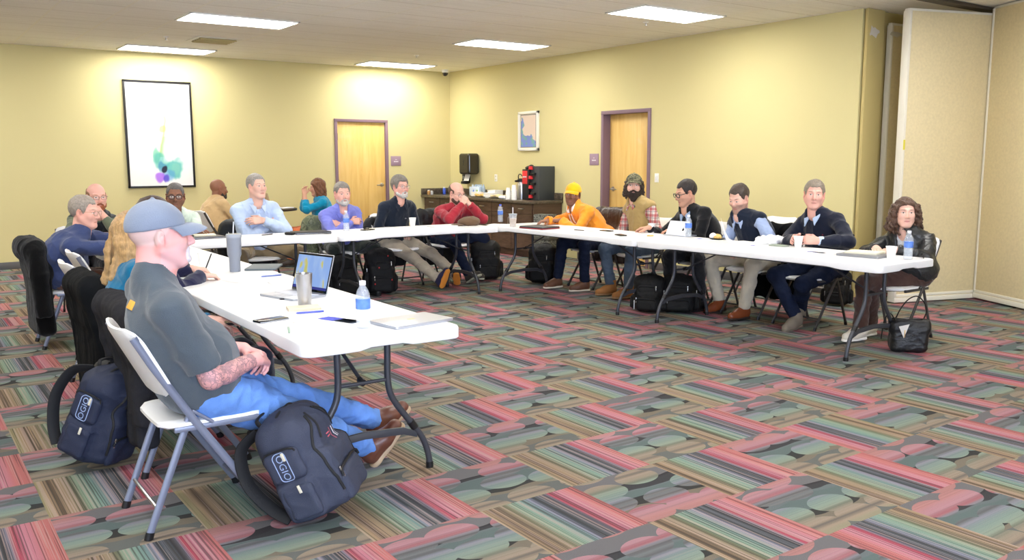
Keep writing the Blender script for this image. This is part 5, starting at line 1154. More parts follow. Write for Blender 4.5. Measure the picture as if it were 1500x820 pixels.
# grey handled tumbler with straw, steel tumbler, iced coffee
t = empty('tumbler', (-6.525, -7.85, TZ), 0, 'tall grey tumbler with straw on the left row', 'tumbler')
gt = mat('powder_grey', (140, 146, 158), .45); MB().lathe([(0, 0), (.034, 0), (.036, .004), (.037, .095), (.046, .115), (.049, .225), (.049, .232), (0, .232)], 28).build('tumbler_body', gt, t)
MB().lathe([(0, .23), (.05, .23), (.051, .236), (.051, .25), (.046, .255), (0, .255)], 28).build('lid', mat('frosted_lid', (206, 214, 226), .2, trans=.4), t); MB().tube([(.0, .01, .24), (.008, .014, .335)], .0045, 8).build('straw', mat('clear_straw', (226, 228, 232), .2, trans=.3), t)
MB().tube(smoothpath([(.045, 0, .20), (.085, 0, .20), (.09, 0, .17), (.085, 0, .10), (.042, 0, .10)], 5), .009, 8, flat=.7, M=rotm((0, 0, 1), 60)).build('tumbler_handle', gt, t)
t = empty('tumbler', (-6.69, -9.46, TZ), 0, 'brushed steel tumbler behind the notepad on the nearest table', 'tumbler')
MB().lathe([(0, 0), (.031, 0), (.033, .004), (.0345, .03), (.043, .165), (.044, .168), (.042, .168), (.033, .02), (0, .012)], 32).build('steel_body', M_steel, t); MB().lathe([(0, .135), (.04, .135), (.04, .138), (0, .138)], 24).build('drink', mat('coffee', (70, 44, 30)), t)
t = empty('iced_coffee', (-2.722, -5.757, TZ), 0, 'clear cup of iced coffee with straw on the right table', 'drink')
MB().lathe([(0, 0), (.031, 0), (.033, .004), (.046, .135), (.047, .137), (.0455, .137), (.031, .005), (0, .004)], 26).build('clear_cup', M_pet, t); MB().lathe([(0, .006), (.0305, .006), (.040, .092), (0, .092)], 24).build('coffee', mat('milky_coffee', (214, 176, 128), .3, var=(40, .1)), t)
MB().lathe([(0, .138), (.048, .136), (.049, .139), (.047, .145), (0, .148)], 26).build('lid', mat('frosted_lid', (206, 214, 226)), t); MB().tube([(0, 0, .02), (.004, .006, .215)], .005, 8).build('straw', mat('white_straw', (236, 236, 240), .4), t)
def flat(name, x, y, rz, w, d, h, m, label, cat, bev=.002, z=TZ, parts=(), group=None, rad=None):
    o = (MB().prism(rrect(w, d, rad, 5), 0, h, bev) if rad else MB().box((0, 0, h/2), (w, d, h), bev)).build(name, m, None); o.location = (x, y, z); o.rotation_euler = (0, 0, rz*D2R); tag(o, label, cat, group)
    for pn_, mm, c, s, bv_ in parts: MB().box(c, s, bv_).build(pn_, mm, o)
    return o
M_alum = mat('laptop_silver', (190, 194, 204), .35, .7); M_dlap = mat('laptop_dark', (48, 50, 56), .45, .2); M_key = mat('laptop_keys', (206, 210, 220), .6); M_scr = mat('black_glass', (16, 17, 20), .08)
M_blue = mat('blue_print', (74, 84, 200), .7); M_redm = mat('red_trim', (176, 40, 50), .5)
def screen_mat():
    n = NT('lit_screen'); x, y, z, co = n.xyz()
    w = n.node('ShaderNodeTexNoise', 'Fac', Vector=n.comb(n.math('MULTIPLY', x, 14.), n.math('MULTIPLY', z, 5.)), Scale=1., Detail=2.); c = n.ramp(w, [(.45, (150, 186, 248)), (.58, (168, 200, 250)), (.62, (214, 206, 120)), (.68, (196, 206, 130))])
    c = n.mix(n.math('LESS_THAN', z, .022), c, lin((46, 58, 150)))
    n.put(n.b.inputs['Base Color'], (0., 0., 0.)); n.put(n.b.inputs['Emission Color'], c); n.b.inputs['Emission Strength'].default_value = .85; n.b.inputs['Roughness'].default_value = .2; return n.m
def open_laptop(x, y, rz, label, w=.31, d=.215, tilt=20, base=M_alum, lidm=M_alum, scr=None, z=TZ):
    t = empty('laptop', (x, y, z), rz*D2R, label, 'laptop'); MB().prism(rrect(w, d, .012, 4), 0, .012, .003).build('laptop_base', base, t)       # screen hinged at +y
    MB().box((0, .025, .0125), (w*.86, d*.44, .002), .0005).build('keyboard', M_key, t); MB().box((0, -.065, .0125), (.10, .06, .0015)).build('touchpad', mat('touchpad_grey', (176, 180, 190), .4, .4), t)
    M = rotm((1, 0, 0), -tilt); o = V3(0, d/2-.004, .012)
    l = MB().box(M @ V3(0, .003, d/2)+o, (w, .006, d), .003, M).build('laptop_lid', lidm, t); MB().box(M @ V3(0, -.0008, d/2)+o, (w*.985, .002, d*.98), .001, M).build('bezel', M_scr, l)
    s = MB().box((0, 0, d*.46), (w*.94, .001, d*.86)).build('screen', scr or screen_mat(), l); s.location = tuple(M @ V3(0, -.0026, .01)+o); s.rotation_euler = (-tilt*D2R, 0, 0); return t
open_laptop(-6.62, -9.12, -76, 'open silver laptop with bright blue screen on the nearest table', .32, .22, 16)
flat('laptop', -6.47, -10.19, 8, .33, .225, .014, M_alum, 'closed silver laptop on the near end of the left table', 'laptop', rad=.012, parts=(('lid_emblem', mat('gold_emblem', (206, 196, 150), .4), (0, 0, .0143), (.035, .022, .0008), .0),))
flat('laptop', -6.30+.0, -7.78, 60, .30, .21, .012, mat('slate_cover', (100, 110, 116), .6), 'slate coloured tablet lying behind the grey tumbler', 'tablet', rad=.012)
st = bpy.data.objects['laptop.002'] if 'laptop.002' in bpy.data.objects else None
flat('smartphone', -6.985, -9.77, 12, .155, .075, .009, M_scr, 'black smartphone before the man in grey cap', 'phone', rad=.012, parts=(('phone_edge', M_alum, (0, 0, .003), (.152, .077, .004), .001),))
flat('notepad', -6.737, -9.56, -14, .16, .10, .012, mat('manila', (214, 198, 170), .8), 'tan notepad lying before the steel tumbler', 'notepad', parts=(('cover_sheet', mat('manila_light', (226, 214, 190), .8), (0, 0, .0122), (.158, .098, .001), 0),))
def pen(x, y, rz, col, label, z=TZ, tilt=0):
    o = MB().tube([(-.07, 0, .005), (-.062, 0, .005), (.05, 0, .005), (.066, 0, .005)], [.001, .0042, .0046, .004], 8).build('pen', mat('pen_%d_%d_%d' % tuple(col), col, .4), None)
    MB().box((.045, 0, .0105), (.04, .003, .002), .0005).build('pen_clip', M_steel, o); o.location = (x, y, z); o.rotation_euler = (0, -tilt*D2R, rz*D2R); tag(o, label, 'pen'); return o
pen(-6.756, -9.69, -12, (84, 96, 190), 'blue pen before the notepad on the nearest table'); pen(-7.01, -10.06, 70, (150, 178, 160), 'pale green pen near the edge of the nearest table'); pen(-6.67, -9.24, -30, (30, 32, 44), 'black pen along the open laptop'); pen(-6.42, -8.25, 0, (110, 130, 200), 'blue pen by the papers of the dark haired person')
pen(-2.48, -6.62, 100, (50, 50, 54), 'dark pen on the right table before the man in orange'); pen(-5.02+.35, -5.3, 20, (40, 40, 44), 'black pen on the back table before the light blue shirted man') if 0 else pen(-5.33, -5.18, 20, (40, 40, 44), 'black pen on the back table before the light blue shirted man')
A, E, W = pen_holder['arms'][0]; ro = pen_holder['root']
wp = [pen_holder['arms'][i][2] for i in (0, 1)]
def wpos(R, p): r = R['root']; c, s_ = math.cos(r.rotation_euler.z), math.sin(r.rotation_euler.z); return V3(r.location.x+c*p[0]-s_*p[1], r.location.y+s_*p[0]+c*p[1], p[2])
q = wpos(pen_holder, wp[1]+V3(.03, .10, .0)); pen(q[0], q[1], 200, (24, 24, 30), 'black pen held upright in the writing hand', q[2]+.03, -62)
def paper(x, y, rz, label, w=.216, d=.279, bar=None, z=TZ+.0005, curl=0., group='papers on the tables'):
    v = []; f = []; n = 6
    for j in range(n+1):
        for i in range(n+1): a, b2 = i/n-.5, j/n-.5; v.append((a*w, b2*d, .0008+curl*max(0, (a+b2)-.45)**2*.6))
    for j in range(n):
        for i in range(n): k = j*(n+1)+i; f.append([k, k+1, k+n+2, k+n+1])
    o = MB().add(v, f).build('paper_sheet', M_paper, None); sm = o.modifiers.new('thickness', 'SOLIDIFY'); sm.thickness = .0008; o.location = (x, y, z); o.rotation_euler = (0, 0, rz*D2R); tag(o, label, 'paper', group)
    if bar: MB().box((bar[0], bar[1], .002), (bar[2], bar[3], .0006)).build('printed_block', bar[4] if len(bar) > 4 else M_blue, o)
    else:
        b_ = MB()
        for k in range(5): b_.box((-.01, d*.3-k*.022, .0018), (w*.7, .0025, .0003))
        b_.build('printed_lines', mat('grey_print', (170, 172, 184), .8), o)
    return o
paper(-6.78, -9.98, 20, 'handout with violet block beside the nearest water bottle', bar=(.06, .06, .07, .10)); paper(-6.62, -9.93, -70, 'plain handout behind the nearest water bottle'); paper(-6.60, -8.35, 15, 'writing paper under the hands of the dark haired person'); paper(-6.42, -8.62, 80, 'handout to the right of the writing hands')
paper(-6.72, -7.55, 10, 'handout beside the foam cup on the left row', bar=(0, .08, .15, .04, mat('teal_print', (70, 110, 130), .7)))
paper(-3.80, -5.20, 80, 'handout on the back table beside the foam cup'); paper(-2.66, -5.42, 30, 'handout beside the iced coffee'); paper(-2.45, -6.78, 96, 'handout with reddish print before the man in tan vest', bar=(0, 0, .14, .015, mat('red_print', (200, 130, 140), .8)))
paper(-2.30, -8.15, 100, 'handout before the man in navy vest, blue strip at its edge', bar=(.07, -.1, .05, .05)); paper(-2.16, -8.50, 84, 'handout with lifted corner between navy vest and quarter zip men', curl=1.2); paper(-2.42, -8.78, 95, 'handout with small blue logo at the middle of the near right table', bar=(.0, -.10, .05, .03)); paper(-2.46, -9.42, 100, 'handout with blue mark before the quarter zip man', bar=(.0, -.1, .08, .02)); paper(-2.25, -9.50, 78, 'plain handout by the notebook on the near right table')
flat('laptop', -4.90, -5.25, -6, .36, .25, .022, M_dlap, 'closed dark laptop on the back table, left of the water bottle', 'laptop', rad=.014, parts=(('laptop_edge', M_alum, (0, 0, .009), (.362, .252, .004), .001),))
t = flat('mouse', -5.14, -5.30, 30, .06, .1, .03, M_black, 'black computer mouse beside the closed dark laptop', 'mouse', bev=.013)
flat('laptop', -5.93, -5.14, 4, .33, .24, .018, M_dlap, 'closed laptop before the man in mint shirt', 'laptop', rad=.014, parts=(('laptop_edge', M_alum, (0, 0, .009), (.332, .242, .004), .001),)); flat('notebook', -5.92, -5.08, -8, .2, .15, .014, mat('cream_paper', (232, 228, 206), .8), 'cream notebook lying on the closed laptop before the mint shirted man', 'notebook', z=TZ+.0185)
flat('smartphone', -4.25, -5.23, 15, .15, .072, .010, M_scr, 'dark phone on the back table beside the keys', 'phone', rad=.01)
k = empty('key_ring', (-4.16, -5.14, TZ), 0, 'bunch of keys on the back table right of the water bottle', 'keys'); MB().tube([(.018*math.cos(a), .018*math.sin(a), .003) for a in np.linspace(0, 6.283, 17)[:-1]], .0016, 6, closed=True).build('ring', M_steel, k)
for a in (20, 75, 140): MB().box(rotm((0, 0, 1), a) @ V3(.045, 0, .004), (.05, .012, .003), .001, rotm((0, 0, 1), a)).build('key', M_steel, k)
MB().box((-.05, .02, .008), (.06, .035, .014), .005, rotm((0, 0, 1), 20)).build('key_fob', M_black, k)
flat('notebook', -3.35, -5.27, -4, .30, .21, .012, mat('pale_cover', (226, 226, 224), .6), 'pale closed notebook on the back table behind the brown cap', 'notebook', rad=.01)
# brown flat cap
s = SDF(); s.ell((0, 0, .035), (.125, .135, .055), None); s.ell((.03, -.02, .055), (.09, .1, .045), None, .03); s.plane((0, 0, .002), (0, 0, -1)); o = solid('ball_cap', s, .006, mat('brown_wool', (108, 84, 62), .95, bump=(200, .5), sheen=.1), None, ((.004, 30),), 1)
s = SDF(); s.ell((-.15, -.03, .012), (.075, .085, .011), None); solid('brim', s, .005, mat('brown_wool', (108, 84, 62)), o, None, 1); o.location = (-3.0, -5.27, TZ); o.rotation_euler = (0, 0, -8*D2R); tag(o, 'brown wool cap lying on the back table before the man in red', 'cap')
flat('laptop', -2.64, -6.14, 98, .36, .27, .026, M_dlap, 'closed dark laptop with red edges before the man in orange', 'laptop', rad=.014, parts=(('red_edge', M_redm, (0, 0, .008), (.363, .273, .006), .001),)); flat('smartphone', -2.54, -7.33, 70, .15, .075, .010, M_scr, 'dark phone on the right table before the man in tan vest', 'phone', rad=.01); flat('smartphone', -2.30, -6.85, 100, .14, .07, .009, M_scr, 'black phone near the far edge before the man in tan vest', 'phone', rad=.01)
# small tilted laptop with dark emblem
t = empty('laptop', (-2.08, -7.68, TZ), 95*D2R, 'small silver laptop propped open before the man in black sweater, dark emblem', 'laptop'); MB().prism(rrect(.28, .19, .012, 4), 0, .010, .003).build('laptop_base', M_alum, t)
M = rotm((1, 0, 0), 28); l = MB().box(M @ V3(0, 0, .075)+V3(0, .07, .01), (.24, .006, .15), .003, M).build('laptop_lid', mat('pale_silver', (226, 228, 234), .4, .2), t)
s = SDF(); s.ell((0, 0, 0), (.013, .004, .014)); s.ell((.014, 0, .002), (.006, .006, .006), None, .002, 's'); s.ell((.003, 0, .019), (.003, .003, .006), rotm((0, 1, 0), 30), .001); P_, F_ = s.mesh(.0015); npmesh('lid_emblem', P_ @ M.T+(M @ V3(-.075, .003, .06)+V3(0, .07, .01)), F_, M_black, l); P2 = (P_*np.array([1, 1, 1])) @ M.T+(M @ V3(-.075, -.003, .06)+V3(0, .07, .01))
f_ = MB()
for a in range(5): f_.box((.02*math.cos(a*1.3), .02*math.sin(a*1.3), .006), (.028, .02, .012), .005, rotm((0, 0, 1), a*50))
o = f_.build('snack_crumbs', mat('pastry', (236, 196, 120), .8, var=(60, .2)), None); o.location = (-2.36, -7.56, TZ); tag(o, 'few yellow snack pieces on the right table by the foam cup', 'snack', None, 'stuff')
pl = empty('snack_plate', (-2.10, -8.18, TZ), 0, 'small black plate with pastry and napkin before the man in navy vest', 'plate'); MB().lathe([(0, 0), (.05, 0), (.075, .010), (.078, .012), (.05, .004), (0, .003)], 24).build('plate', M_black, pl); s = SDF(); s.ell((0, 0, .02), (.05, .035, .02)); s.ell((.02, .02, .03), (.03, .03, .02), None, .01); solid('pastry', s, .005, mat('pastry', (236, 196, 120)), pl, ((.004, 60),)); s = SDF(); s.ell((-.03, .03, .03), (.045, .03, .028)); solid('napkin', s, .006, M_paper, pl, ((.01, 50),))
flat('smartphone', -2.17, -8.93, 96, .16, .08, .012, mat('sage_case', (150, 160, 146), .5), 'sage green phone before the man holding the cup', 'phone', rad=.012)
s = SDF(); s.box((0, 0, .02), (.10, .07, .02), .005); o = solid('crumpled_napkin', s, .006, M_paper, None, ((.02, 22), (.01, 45)), 1, 5); o.location = (-2.02, -8.72, TZ+.008); tag(o, 'crumpled white napkin between navy vest and quarter zip men', 'napkin')
t = flat('laptop', -2.29, -9.82, 96, .34, .24, .018, mat('silver_grey', (150, 152, 158), .4, .5), 'closed grey laptop under a notebook before the woman', 'laptop', rad=.012, parts=(('port_strip', M_black, (0, -.1205, .009), (.22, .001, .005), 0),)); flat('notebook', -2.25, -9.80, 100, .25, .18, .016, mat('cream_paper', (232, 228, 206)), 'cream notebook lying on the grey laptop before the woman', 'notebook', z=TZ+.0185)
gl = empty('eyeglasses', (-2.06, -10.16, TZ), 40*D2R, 'black folded eyeglasses at the near right table corner', 'glasses'); b_ = MB()
for q in (-1, 1): b_.tube([(q*.035+.024*math.cos(a), 0, .02+.017*math.sin(a)) for a in np.linspace(0, 6.283, 15)[:-1]], .0025, 6, closed=True); b_.tube([(q*.06, 0, .025), (q*.058, .01, .024), (-q*.03, .018+.006*q, .01)], .002, 6)
b_.tube([(-.011, 0, .024), (.011, 0, .024)], .002, 6).build('frame', M_black, gl)

# ------------------------------------------------------------------ wall art, signs, switches
def canvas(w, h, fn, nx, nz, name, parent, y=-.0):
    xs = np.linspace(-w/2, w/2, nx+1); zs = np.linspace(-h/2, h/2, nz+1); X, Z = np.meshgrid(xs, zs); P = np.stack([X.ravel(), np.full(X.size, y), Z.ravel()], 1); k = np.arange((nx+1)*(nz+1)).reshape(nz+1, nx+1)
    F = np.stack([k[:-1, :-1].ravel(), k[:-1, 1:].ravel(), k[1:, 1:].ravel(), k[1:, :-1].ravel()], 1); col = fn(P[:, 0]/w, P[:, 2]/h, P); c4 = np.ones((len(P), 4)); c4[:, :3] = [lin(tuple(c)) for c in col]
    return npmesh(name, P, F, mat('printed_canvas', (240, 240, 240), .6, attr='Col'), parent, c4)
def art(u, v, P):
    c = np.tile(np.array([246., 246., 244.]), (len(u), 1)); Q = P*np.array([1, 0, 1])
    n1, n2, n3 = pn(Q, 9, 1), pn(Q, 22, 2), pn(Q, 50, 3)
    def put(m, k): m = np.clip(m, 0, 1)[:, None]; c[:] = c*(1-m)+np.array(k)*m
    def blob(x, y, rx, ry, s=1., nz=.35): d = np.hypot((u-x+.03*n2)/rx, (v-y+.02*n1)/ry)+nz*n2+.2*n3; return np.clip((1.05-d)/.35, 0, 1)*s
    cx = .06+.05*np.sin((v+.05)*9)+.015*n2; st = np.exp(-((u-cx+.02)/.018)**2)*((v < .18) & (v > -.22)); put(st*.6, (176, 204, 96)); put(np.exp(-((u-cx-.0)/.03)**2)*((v > -.22) & (v < -.02))*.4, (130, 200, 120))
    put(blob(.03, .06, .045, .035, .55), (196, 208, 96)); put(blob(.1, .055, .05, .03, .35), (206, 216, 150)); put(blob(.02, .14, .014, .04, .4), (226, 218, 120)); put(blob(.03, .30, .012, .14, .12), (200, 190, 120))
    put(blob(-.07, -.20, .07, .09, .7), (110, 196, 160)); put(blob(-.01, -.25, .12, .10, .65), (90, 190, 176)); put(blob(.2, -.335, .14, .095, .8), (86, 190, 180)); put(blob(.22, -.33, .08, .06, .35), (150, 214, 190)); put(blob(.0, -.31, .06, .07, .7), (60, 140, 180)); put(blob(.09, -.40, .10, .06, .6), (90, 160, 214)); put(blob(-.02, -.42, .10, .055, .85), (176, 110, 240)); put(blob(.07, -.43, .05, .05, .8), (90, 70, 210)); put(blob(.04, -.345, .04, .035, .95), (34, 40, 60)); return np.clip(c, 0, 255)
a = empty('framed_art', (-5.032, 0, 1.853), 0, 'tall white abstract ink print in thin black frame on the back wall', 'picture'); W, Hh = .955, 1.555; MB().box((0, -.018, 0), (W-.03, .012, Hh-.03)).build('backing_board', M_paper, a); canvas(W-.055, Hh-.055, art, 130, 200, 'print', a, -.026); f_ = MB()
for c, d in (((0, -.022, Hh/2-.014), (W, .044, .028)), ((0, -.022, -Hh/2+.014), (W, .044, .028)), ((W/2-.014, -.022, 0), (.028, .044, Hh)), ((-W/2+.014, -.022, 0), (.028, .044, Hh))): f_.box(c, d, .003)
f_.build('frame', mat('black_lacquer', (30, 28, 28), .35), a)
def art2(u, v, P):
    Q = P*np.array([1, 0, 1]); n1 = pn(Q, 16, 11); n2 = pn(Q, 40, 12); c = np.tile(np.array([226., 206., 190.]), (len(u), 1))
    m = (n1*.9+n2*.35+(-u*1.0)-v*1.1-.18 > 0)|(v < -.30+.12*n2); c[m] = (122, 142, 206); c[m & (n2 > .25)] = (120, 170, 170); c[(m) & (n1+n2 < -.4)] = (96, 90, 170); return c
a = empty('framed_art', (0, -2.402, 1.925), -90*D2R, 'small blue and pink abstract picture in white frame above the coffee counter', 'picture'); W, Hh = .527, .615; MB().box((0, -.015, 0), (W-.04, .012, Hh-.04)).build('mat_board', mat('cream_mat', (236, 226, 196), .8), a); canvas(W-.14, Hh-.12, art2, 70, 90, 'print', a, -.023); f_ = MB()
for c, d in (((0, -.02, Hh/2-.02), (W, .04, .04)), ((0, -.02, -Hh/2+.02), (W, .04, .04)), ((W/2-.02, -.02, 0), (.04, .04, Hh)), ((-W/2+.02, -.02, 0), (.04, .04, Hh))): f_.box(c, d, .004)
f_.build('frame', mat('cream_frame', (240, 238, 230), .4), a)
MB().box((0, -.021, 0), (W-.12, .003, Hh-.1)).build('fillet', mat('grey_fillet', (110, 110, 116), .6), a)
def sign(loc, rz, lb):
    o = MB().box((0, -.005, 0), (.196, .01, .165), .003).build('room_sign', mat('mauve_sign', (160, 134, 152), .5), None); o.location = loc; o.rotation_euler = (0, 0, rz*D2R); tag(o, lb, 'sign'); b_ = MB()
    b_.box((0, -.0108, .022), (.03, .0012, .007))
    for k_ in range(5): b_.box((-.036+.018*k_, -.0108, -.012), (.014, .0012, .016))
    b_.build('raised_characters', mat('sign_white', (238, 232, 238), .5), o)
sign((-1.115, 0, 1.458), 0, 'mauve room sign right of the back door'); sign((0, -3.98, 1.478), -90, 'mauve room sign left of the door in the right wall')
def wplate(x, y, z, rz, lb, cat, sw):
    o = MB().box((0, -.004, 0), (.075, .008, .12), .003).build('light_switch' if sw else 'wall_outlet', mat('ivory_plate', (238, 232, 206) if not sw else (244, 242, 236), .4), None); o.location = (x, y, z); o.rotation_euler = (0, 0, rz*D2R); tag(o, lb, cat)
    if sw: MB().box((0, -.012, .0), (.03, .012, .06), .003, rotm((1, 0, 0), 6)).build('rocker', M_white, o)
    else:
        for s_ in (-1, 1): MB().box((0, -.0085, s_*.026), (.034, .004, .03), .004).build('socket', mat('ivory_dark', (214, 206, 176), .5), o)
wplate(0, -5.256, 1.233, -90, 'white light switch right of the door in the right wall', 'switch', True); wplate(0, -1.462, 1.172, -90, 'ivory wall outlet above the counter', 'outlet', False)

# ------------------------------------------------------------------ the coffee counter
CY = -3.26; ct = empty('base_cabinet', (-.3, CY/2, 0), 0, 'long dark wood cabinet under the coffee counter in the corner', 'cabinet')
def cb(b, lo, hi, bev=0): b.box([(l+h)/2-o for l, h, o in zip(lo, hi, (-.3, CY/2, 0))], [h-l for l, h in zip(lo, hi)], bev)
b_ = MB(); cb(b_, (-.55, CY+.02, .10), (-.006, -.006, .82)); cb(b_, (-.48, CY+.04, 0), (-.006, -.006, .10)); b_.build('carcass', M_dwood, ct, False)
ys = np.linspace(CY+.03, -.02, 7)
for i in range(6):
    b_ = MB(); cb(b_, (-.57, ys[i]+.006, .665), (-.548, ys[i+1]-.006, .812), .003); d = b_.build('drawer', M_dwood, ct, False); yc = (ys[i]+ys[i+1])/2; b_ = MB(); pts = [(-.57, yc-.055, .74), (-.592, yc-.05, .74), (-.592, yc+.05, .74), (-.57, yc+.055, .74)]; b_.tube([np.array(p_)-np.array((-.3, CY/2, 0)) for p_ in pts], .006, 8).build('handle', M_steel, d)
    b_ = MB(); cb(b_, (-.57, ys[i]+.006, .115), (-.548, ys[i+1]-.006, .655), .003); d = b_.build('door', M_dwood, ct, False); hy = ys[i+1]-.05 if i % 2 == 0 else ys[i]+.05; b_ = MB(); pts = [(-.57, hy, .47), (-.592, hy, .475), (-.592, hy, .595), (-.57, hy, .60)]; b_.tube([np.array(p_)-np.array((-.3, CY/2, 0)) for p_ in pts], .006, 8).build('handle', M_steel, d)
wt = empty('countertop', (-.3, CY/2, .86), 0, 'mottled dark brown countertop with backsplash in the corner', 'countertop'); b_ = MB(); b_.box((-.015, 0, -.02), (.63, -CY+.02, .04), .005); b_.build('slab', granite(), wt); b_ = MB(); b_.box((.288, 0, .058), (.022, -CY+.02, .105), .003); b_.box((-.02, -CY/2-.012, .058), (.61, .022, .105), .003); b_.build('backsplash', MATS.get('x') or bpy.data.materials['dark_laminate'], wt)
CZ = .861
# paper towel dispenser and soap dispenser
t = empty('towel_dispenser', (0, -.80, 1.405), -90*D2R, 'smoky black paper towel dispenser on the wall above the counter', 'dispenser'); s = SDF(); s.box((0, -.115, 0), (.165, .115, .18), .045); solid('housing', s, .008, mat('smoky_plastic', (44, 40, 34), .12, spec=.6), t, None, 1); MB().box((-.03, -.14, -.235), (.16, .002, .12), 0, rotm((1, 0, 0), -18)).build('paper_towel', M_paper, t); MB().box((.0, -.232, .02), (.012, .004, .10), .002).build('window_slot', M_black, t)
t = empty('soap_dispenser', (0, -.62, 1.15), -90*D2R, 'black soap dispenser on the wall below the paper towels', 'dispenser'); s = SDF(); s.box((0, -.06, 0), (.06, .06, .09), .03); s.box((0, -.10, -.07), (.045, .05, .025), .015, None, .02); solid('housing', s, .006, M_black, t, None, 1); MB().box((0, -.121, .02), (.05, .004, .05), .002).build('lever', mat('smoky_grey', (120, 120, 122), .3), t)
# water bottle pack
bx = empty('water_pack', (-.20, -1.22, CZ), -90*D2R, 'shrink wrapped pack of water bottles with blue triangle on the counter', 'water pack')
for i in range(4):
    for j in range(2): MB().lathe([(0, 0), (.03, 0), (.032, .01), (.032, .13), (.02, .17), (.012, .18), (.012, .2), (0, .2)], 14, (-.11+.072*i, -.04+.075*j, 0)).build('bottle', mat('pale_blue_plastic', (206, 226, 246), .2, trans=.3), bx)
MB().box((0, -.085, .085), (.30, .003, .15), .001).build('wrap', mat('wrap_film', (214, 228, 244), .3), bx); MB().prism([(-.07, -.05), (.03, -.05), (-.02, .045)], 0, .002, 0, basis(V3(1, 0, 0), V3(0, 0, 1), V3(0, -1, 0)), (0, -.0875, .075)).build('blue_triangle', mat('brand_blue', (46, 110, 224), .5), bx); MB().box((.09, -.088, .09), (.04, .002, .05)).build('green_patch', mat('leaf_green', (150, 190, 90), .6), bx)
for (x_, y_, c_, hh, nm, lb) in ((-.52, -.10, (196, 150, 96), .085, 'spice_jar', 'small tan jar at the left end of the counter'), (-.46, -.10, (214, 216, 216), .07, 'salt_shaker', 'small clear shaker beside the tan jar on the counter'), (-.20, -.10, (70, 100, 210), .13, 'soap_bottle', 'blue bottle on the counter behind the man in red')):
    t = empty(nm, (x_, y_, CZ), 0, lb, 'jar'); MB().lathe([(0, 0), (.026, 0), (.028, .004), (.028, hh*.75), (.02, hh*.85), (0, hh*.85)], 18).build('jar_body', mat('jar_%d' % c_[0], c_, .3), t); MB().lathe([(0, hh*.85), (.021, hh*.85), (.021, hh), (0, hh)], 18).build('lid', M_white, t)
def tray(y, lb, food):
    t = empty('food_tray', (-.36, y, CZ), 90*D2R, lb, 'food tray', 'food trays on the counter'); MB().prism(rrect(.34, .24, .05, 5), 0, .012, .003).build('tray_base', M_black, t); rs = np.random.RandomState(int(-y*100))
    s = SDF()
    for k_ in range(14): s.ell((rs.uniform(-.12, .12), rs.uniform(-.075, .075), .03+.012*rs.rand()), (.035, .03, .02), None, .006)
    solid('pastries', s, .006, mat('pastry', (236, 196, 120)) if food else mat('pale_bread', (234, 216, 170), .8), t, ((.004, 60),))
tray(-1.55, 'black tray of yellow pastries beside the water pack', 1); tray(-2.08, 'black tray of pale sandwiches before the foam cups', 0)
def carton(x_, y_, w, d, h, lb, rz=-90):
    t = empty('paper_carton', (x_, y_, CZ), rz*D2R, lb, 'carton'); MB().box((0, 0, h/2), (w, d, h), .004).build('carton_body', M_foam, t); MB().box((0, 0, h+.003), (w+.01, d+.01, .012), .003).build('carton_lid', M_paper, t)
carton(-.34, -1.40, .20, .12, .075, 'white food carton behind the yellow pastries'); carton(-.17, -1.68, .22, .16, .11, 'taller stack of white plates and cartons at the wall'); carton(-.33, -1.78, .22, .14, .07, 'low white carton between the two food trays')
def stack(x_, y_, n_, lb):
    t = empty('cup_stack', (x_, y_, CZ), 0, lb, 'cups')
    for k_ in range(n_): z0 = .0+.016*k_; MB().lathe([(0, z0+.1), (.03, z0+.1), (.031, z0+.097), (.042, z0+.006), (.044, z0+.003), (.044, z0), (0, z0)], 20).build('cup', M_foam, t)
stack(-.44, -2.44, 6, 'shorter stack of white foam cups on the counter'); stack(-.46, -2.62, 9, 'taller stack of white foam cups beside the steel airpot')
s = SDF(); s.ell((0, 0, .025), (.09, .07, .03)); o = solid('napkin_pile', s, .006, M_paper, None, ((.01, 40),)); o.location = (-.46, -2.33, CZ); tag(o, 'small pile of napkins before the foam cups on the counter', 'napkins')
ap = empty('airpot', (-.30, -2.60, CZ), -90*D2R, 'steel airpot with black pump top on the counter', 'airpot'); MB().lathe([(0, 0), (.07, 0), (.072, .01), (.072, .25), (.066, .27), (0, .27)], 28).build('steel_body', M_steel, ap); MB().lathe([(0, .27), (.068, .27), (.062, .315), (.04, .325), (0, .325)], 24).build('pump_top', M_black, ap); MB().box((0, -.085, .285), (.03, .08, .03), .008).build('spout', M_black, ap); MB().tube(smoothpath([(-.065, 0, .27), (-.085, 0, .36), (-.03, -.0, .39), (.06, 0, .33)], 5), .008, 8).build('handle', M_black, ap)
cm = empty('coffee_brewer', (-.20, -2.86, CZ), -90*D2R, 'tall black coffee brewer with red panels on the counter', 'coffee machine'); MB().box((.085, .04, .257), (.25, .3, .515), .006).build('cabinet', mat('graphite', (58, 62, 64), .5), cm); MB().box((-.09, -.02, .235), (.17, .26, .47), .008).build('tower', M_black, cm); MB().box((-.105, -.152, .345), (.125, .006, .20), .002).build('red_panel', mat('red_panel', (226, 56, 60), .4), cm)
b_ = MB()
for k_ in range(6): b_.box((-.145+.016*k_, -.156, .352), (.012, .002, .018))
b_.build('panel_lettering', mat('sign_white', (238, 232, 238)), cm)
s = SDF(); s.ell((-.08, -.05, .49), (.10, .09, .035)); s.ell((-.03, -.08, .51), (.04, .04, .03), None, .01); s.ell((-.13, -.03, .505), (.04, .04, .025), None, .01); solid('top_hopper', s, .007, M_black, cm, None, 1)
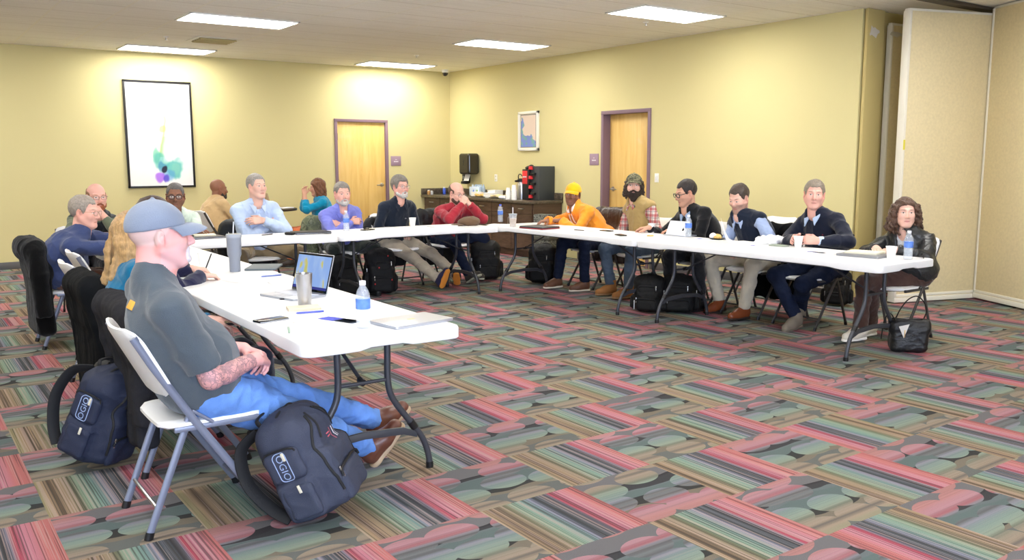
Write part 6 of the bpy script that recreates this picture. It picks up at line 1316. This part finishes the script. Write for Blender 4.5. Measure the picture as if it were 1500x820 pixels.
for k_ in range(4): zz = .03+.145*k_; MB().prism([(-.028, 0), (.028, 0), (.016, .05), (-.016, .05)], 0, .05, .003, basis(V3(1, 0, 0), V3(0, 0, 1), V3(0, -1, 0)), (.028, -.112, zz)).build('red_tap', mat('red_panel', (226, 56, 60)), cm)
for k_ in range(3): MB().box((.085, -.13, .10+.15*k_), (.09, .05, .03), .006).build('black_lever', M_black, cm)
# crate behind the man in orange
t = empty('wire_crate', (-.62, -3.62, 0), -70*D2R, 'dark patterned storage crate on the floor at the counter end', 'crate'); 
for z_ in (.345, .04): MB().box((0, 0, z_), (.30, .22, .05), .006).build('rim', mat('pewter', (86, 88, 84), .5, .4), t)
camb = camo_mat('patterned_grey', ((70, 72, 68), (130, 132, 126), (96, 98, 92), (60, 62, 60)), 30.); MB().box((0, 0, .35), (.28, .20, .68), .01).build('crate_body', camb, t)

# ------------------------------------------------------------------ small table by the back wall
t = empty('cafe_table', (-4.06, -1.78, 0), 0, 'small round dark table before the back wall between the two lone people', 'table'); MB().lathe([(0, .78), (.37, .78), (.38, .785), (.38, .805), (.375, .81), (0, .81)], 40).build('tabletop', mat('espresso_wood', (52, 38, 32), .4), t); MB().tube([(0, 0, .03), (0, 0, .79)], .035, 14).build('pedestal', M_black, t)
for k_ in range(4): MB().box(rotm((0, 0, 1), 45+90*k_) @ V3(.15, 0, .02), (.32, .06, .03), .008, rotm((0, 0, 1), 45+90*k_)).build('foot', M_black, t)
open_laptop(-3.98, -1.72, 96, 'open tan laptop on the small round table at the back', .31, .21, 14, mat('tan_laptop', (196, 172, 136), .5), mat('tan_laptop', (196, 172, 136)), mat('dark_screen', (30, 32, 38), .2), .811)
t = empty('red_bottle', (-4.13, -1.74, .811), 0, 'red drink bottle with dark cap on the small round table', 'bottle'); MB().lathe([(0, 0), (.032, 0), (.034, .005), (.034, .11), (.02, .15), (0, .15)], 18).build('bottle_body', mat('red_drink', (196, 36, 44), .2), t); MB().lathe([(0, .15), (.022, .15), (.022, .185), (0, .185)], 16).build('bottle_cap', mat('plum_cap', (110, 60, 90), .4), t)
flat('notebook', -3.86, -1.86, 20, .2, .15, .012, M_paper, 'white papers on the right edge of the small round table', 'papers', z=.811);
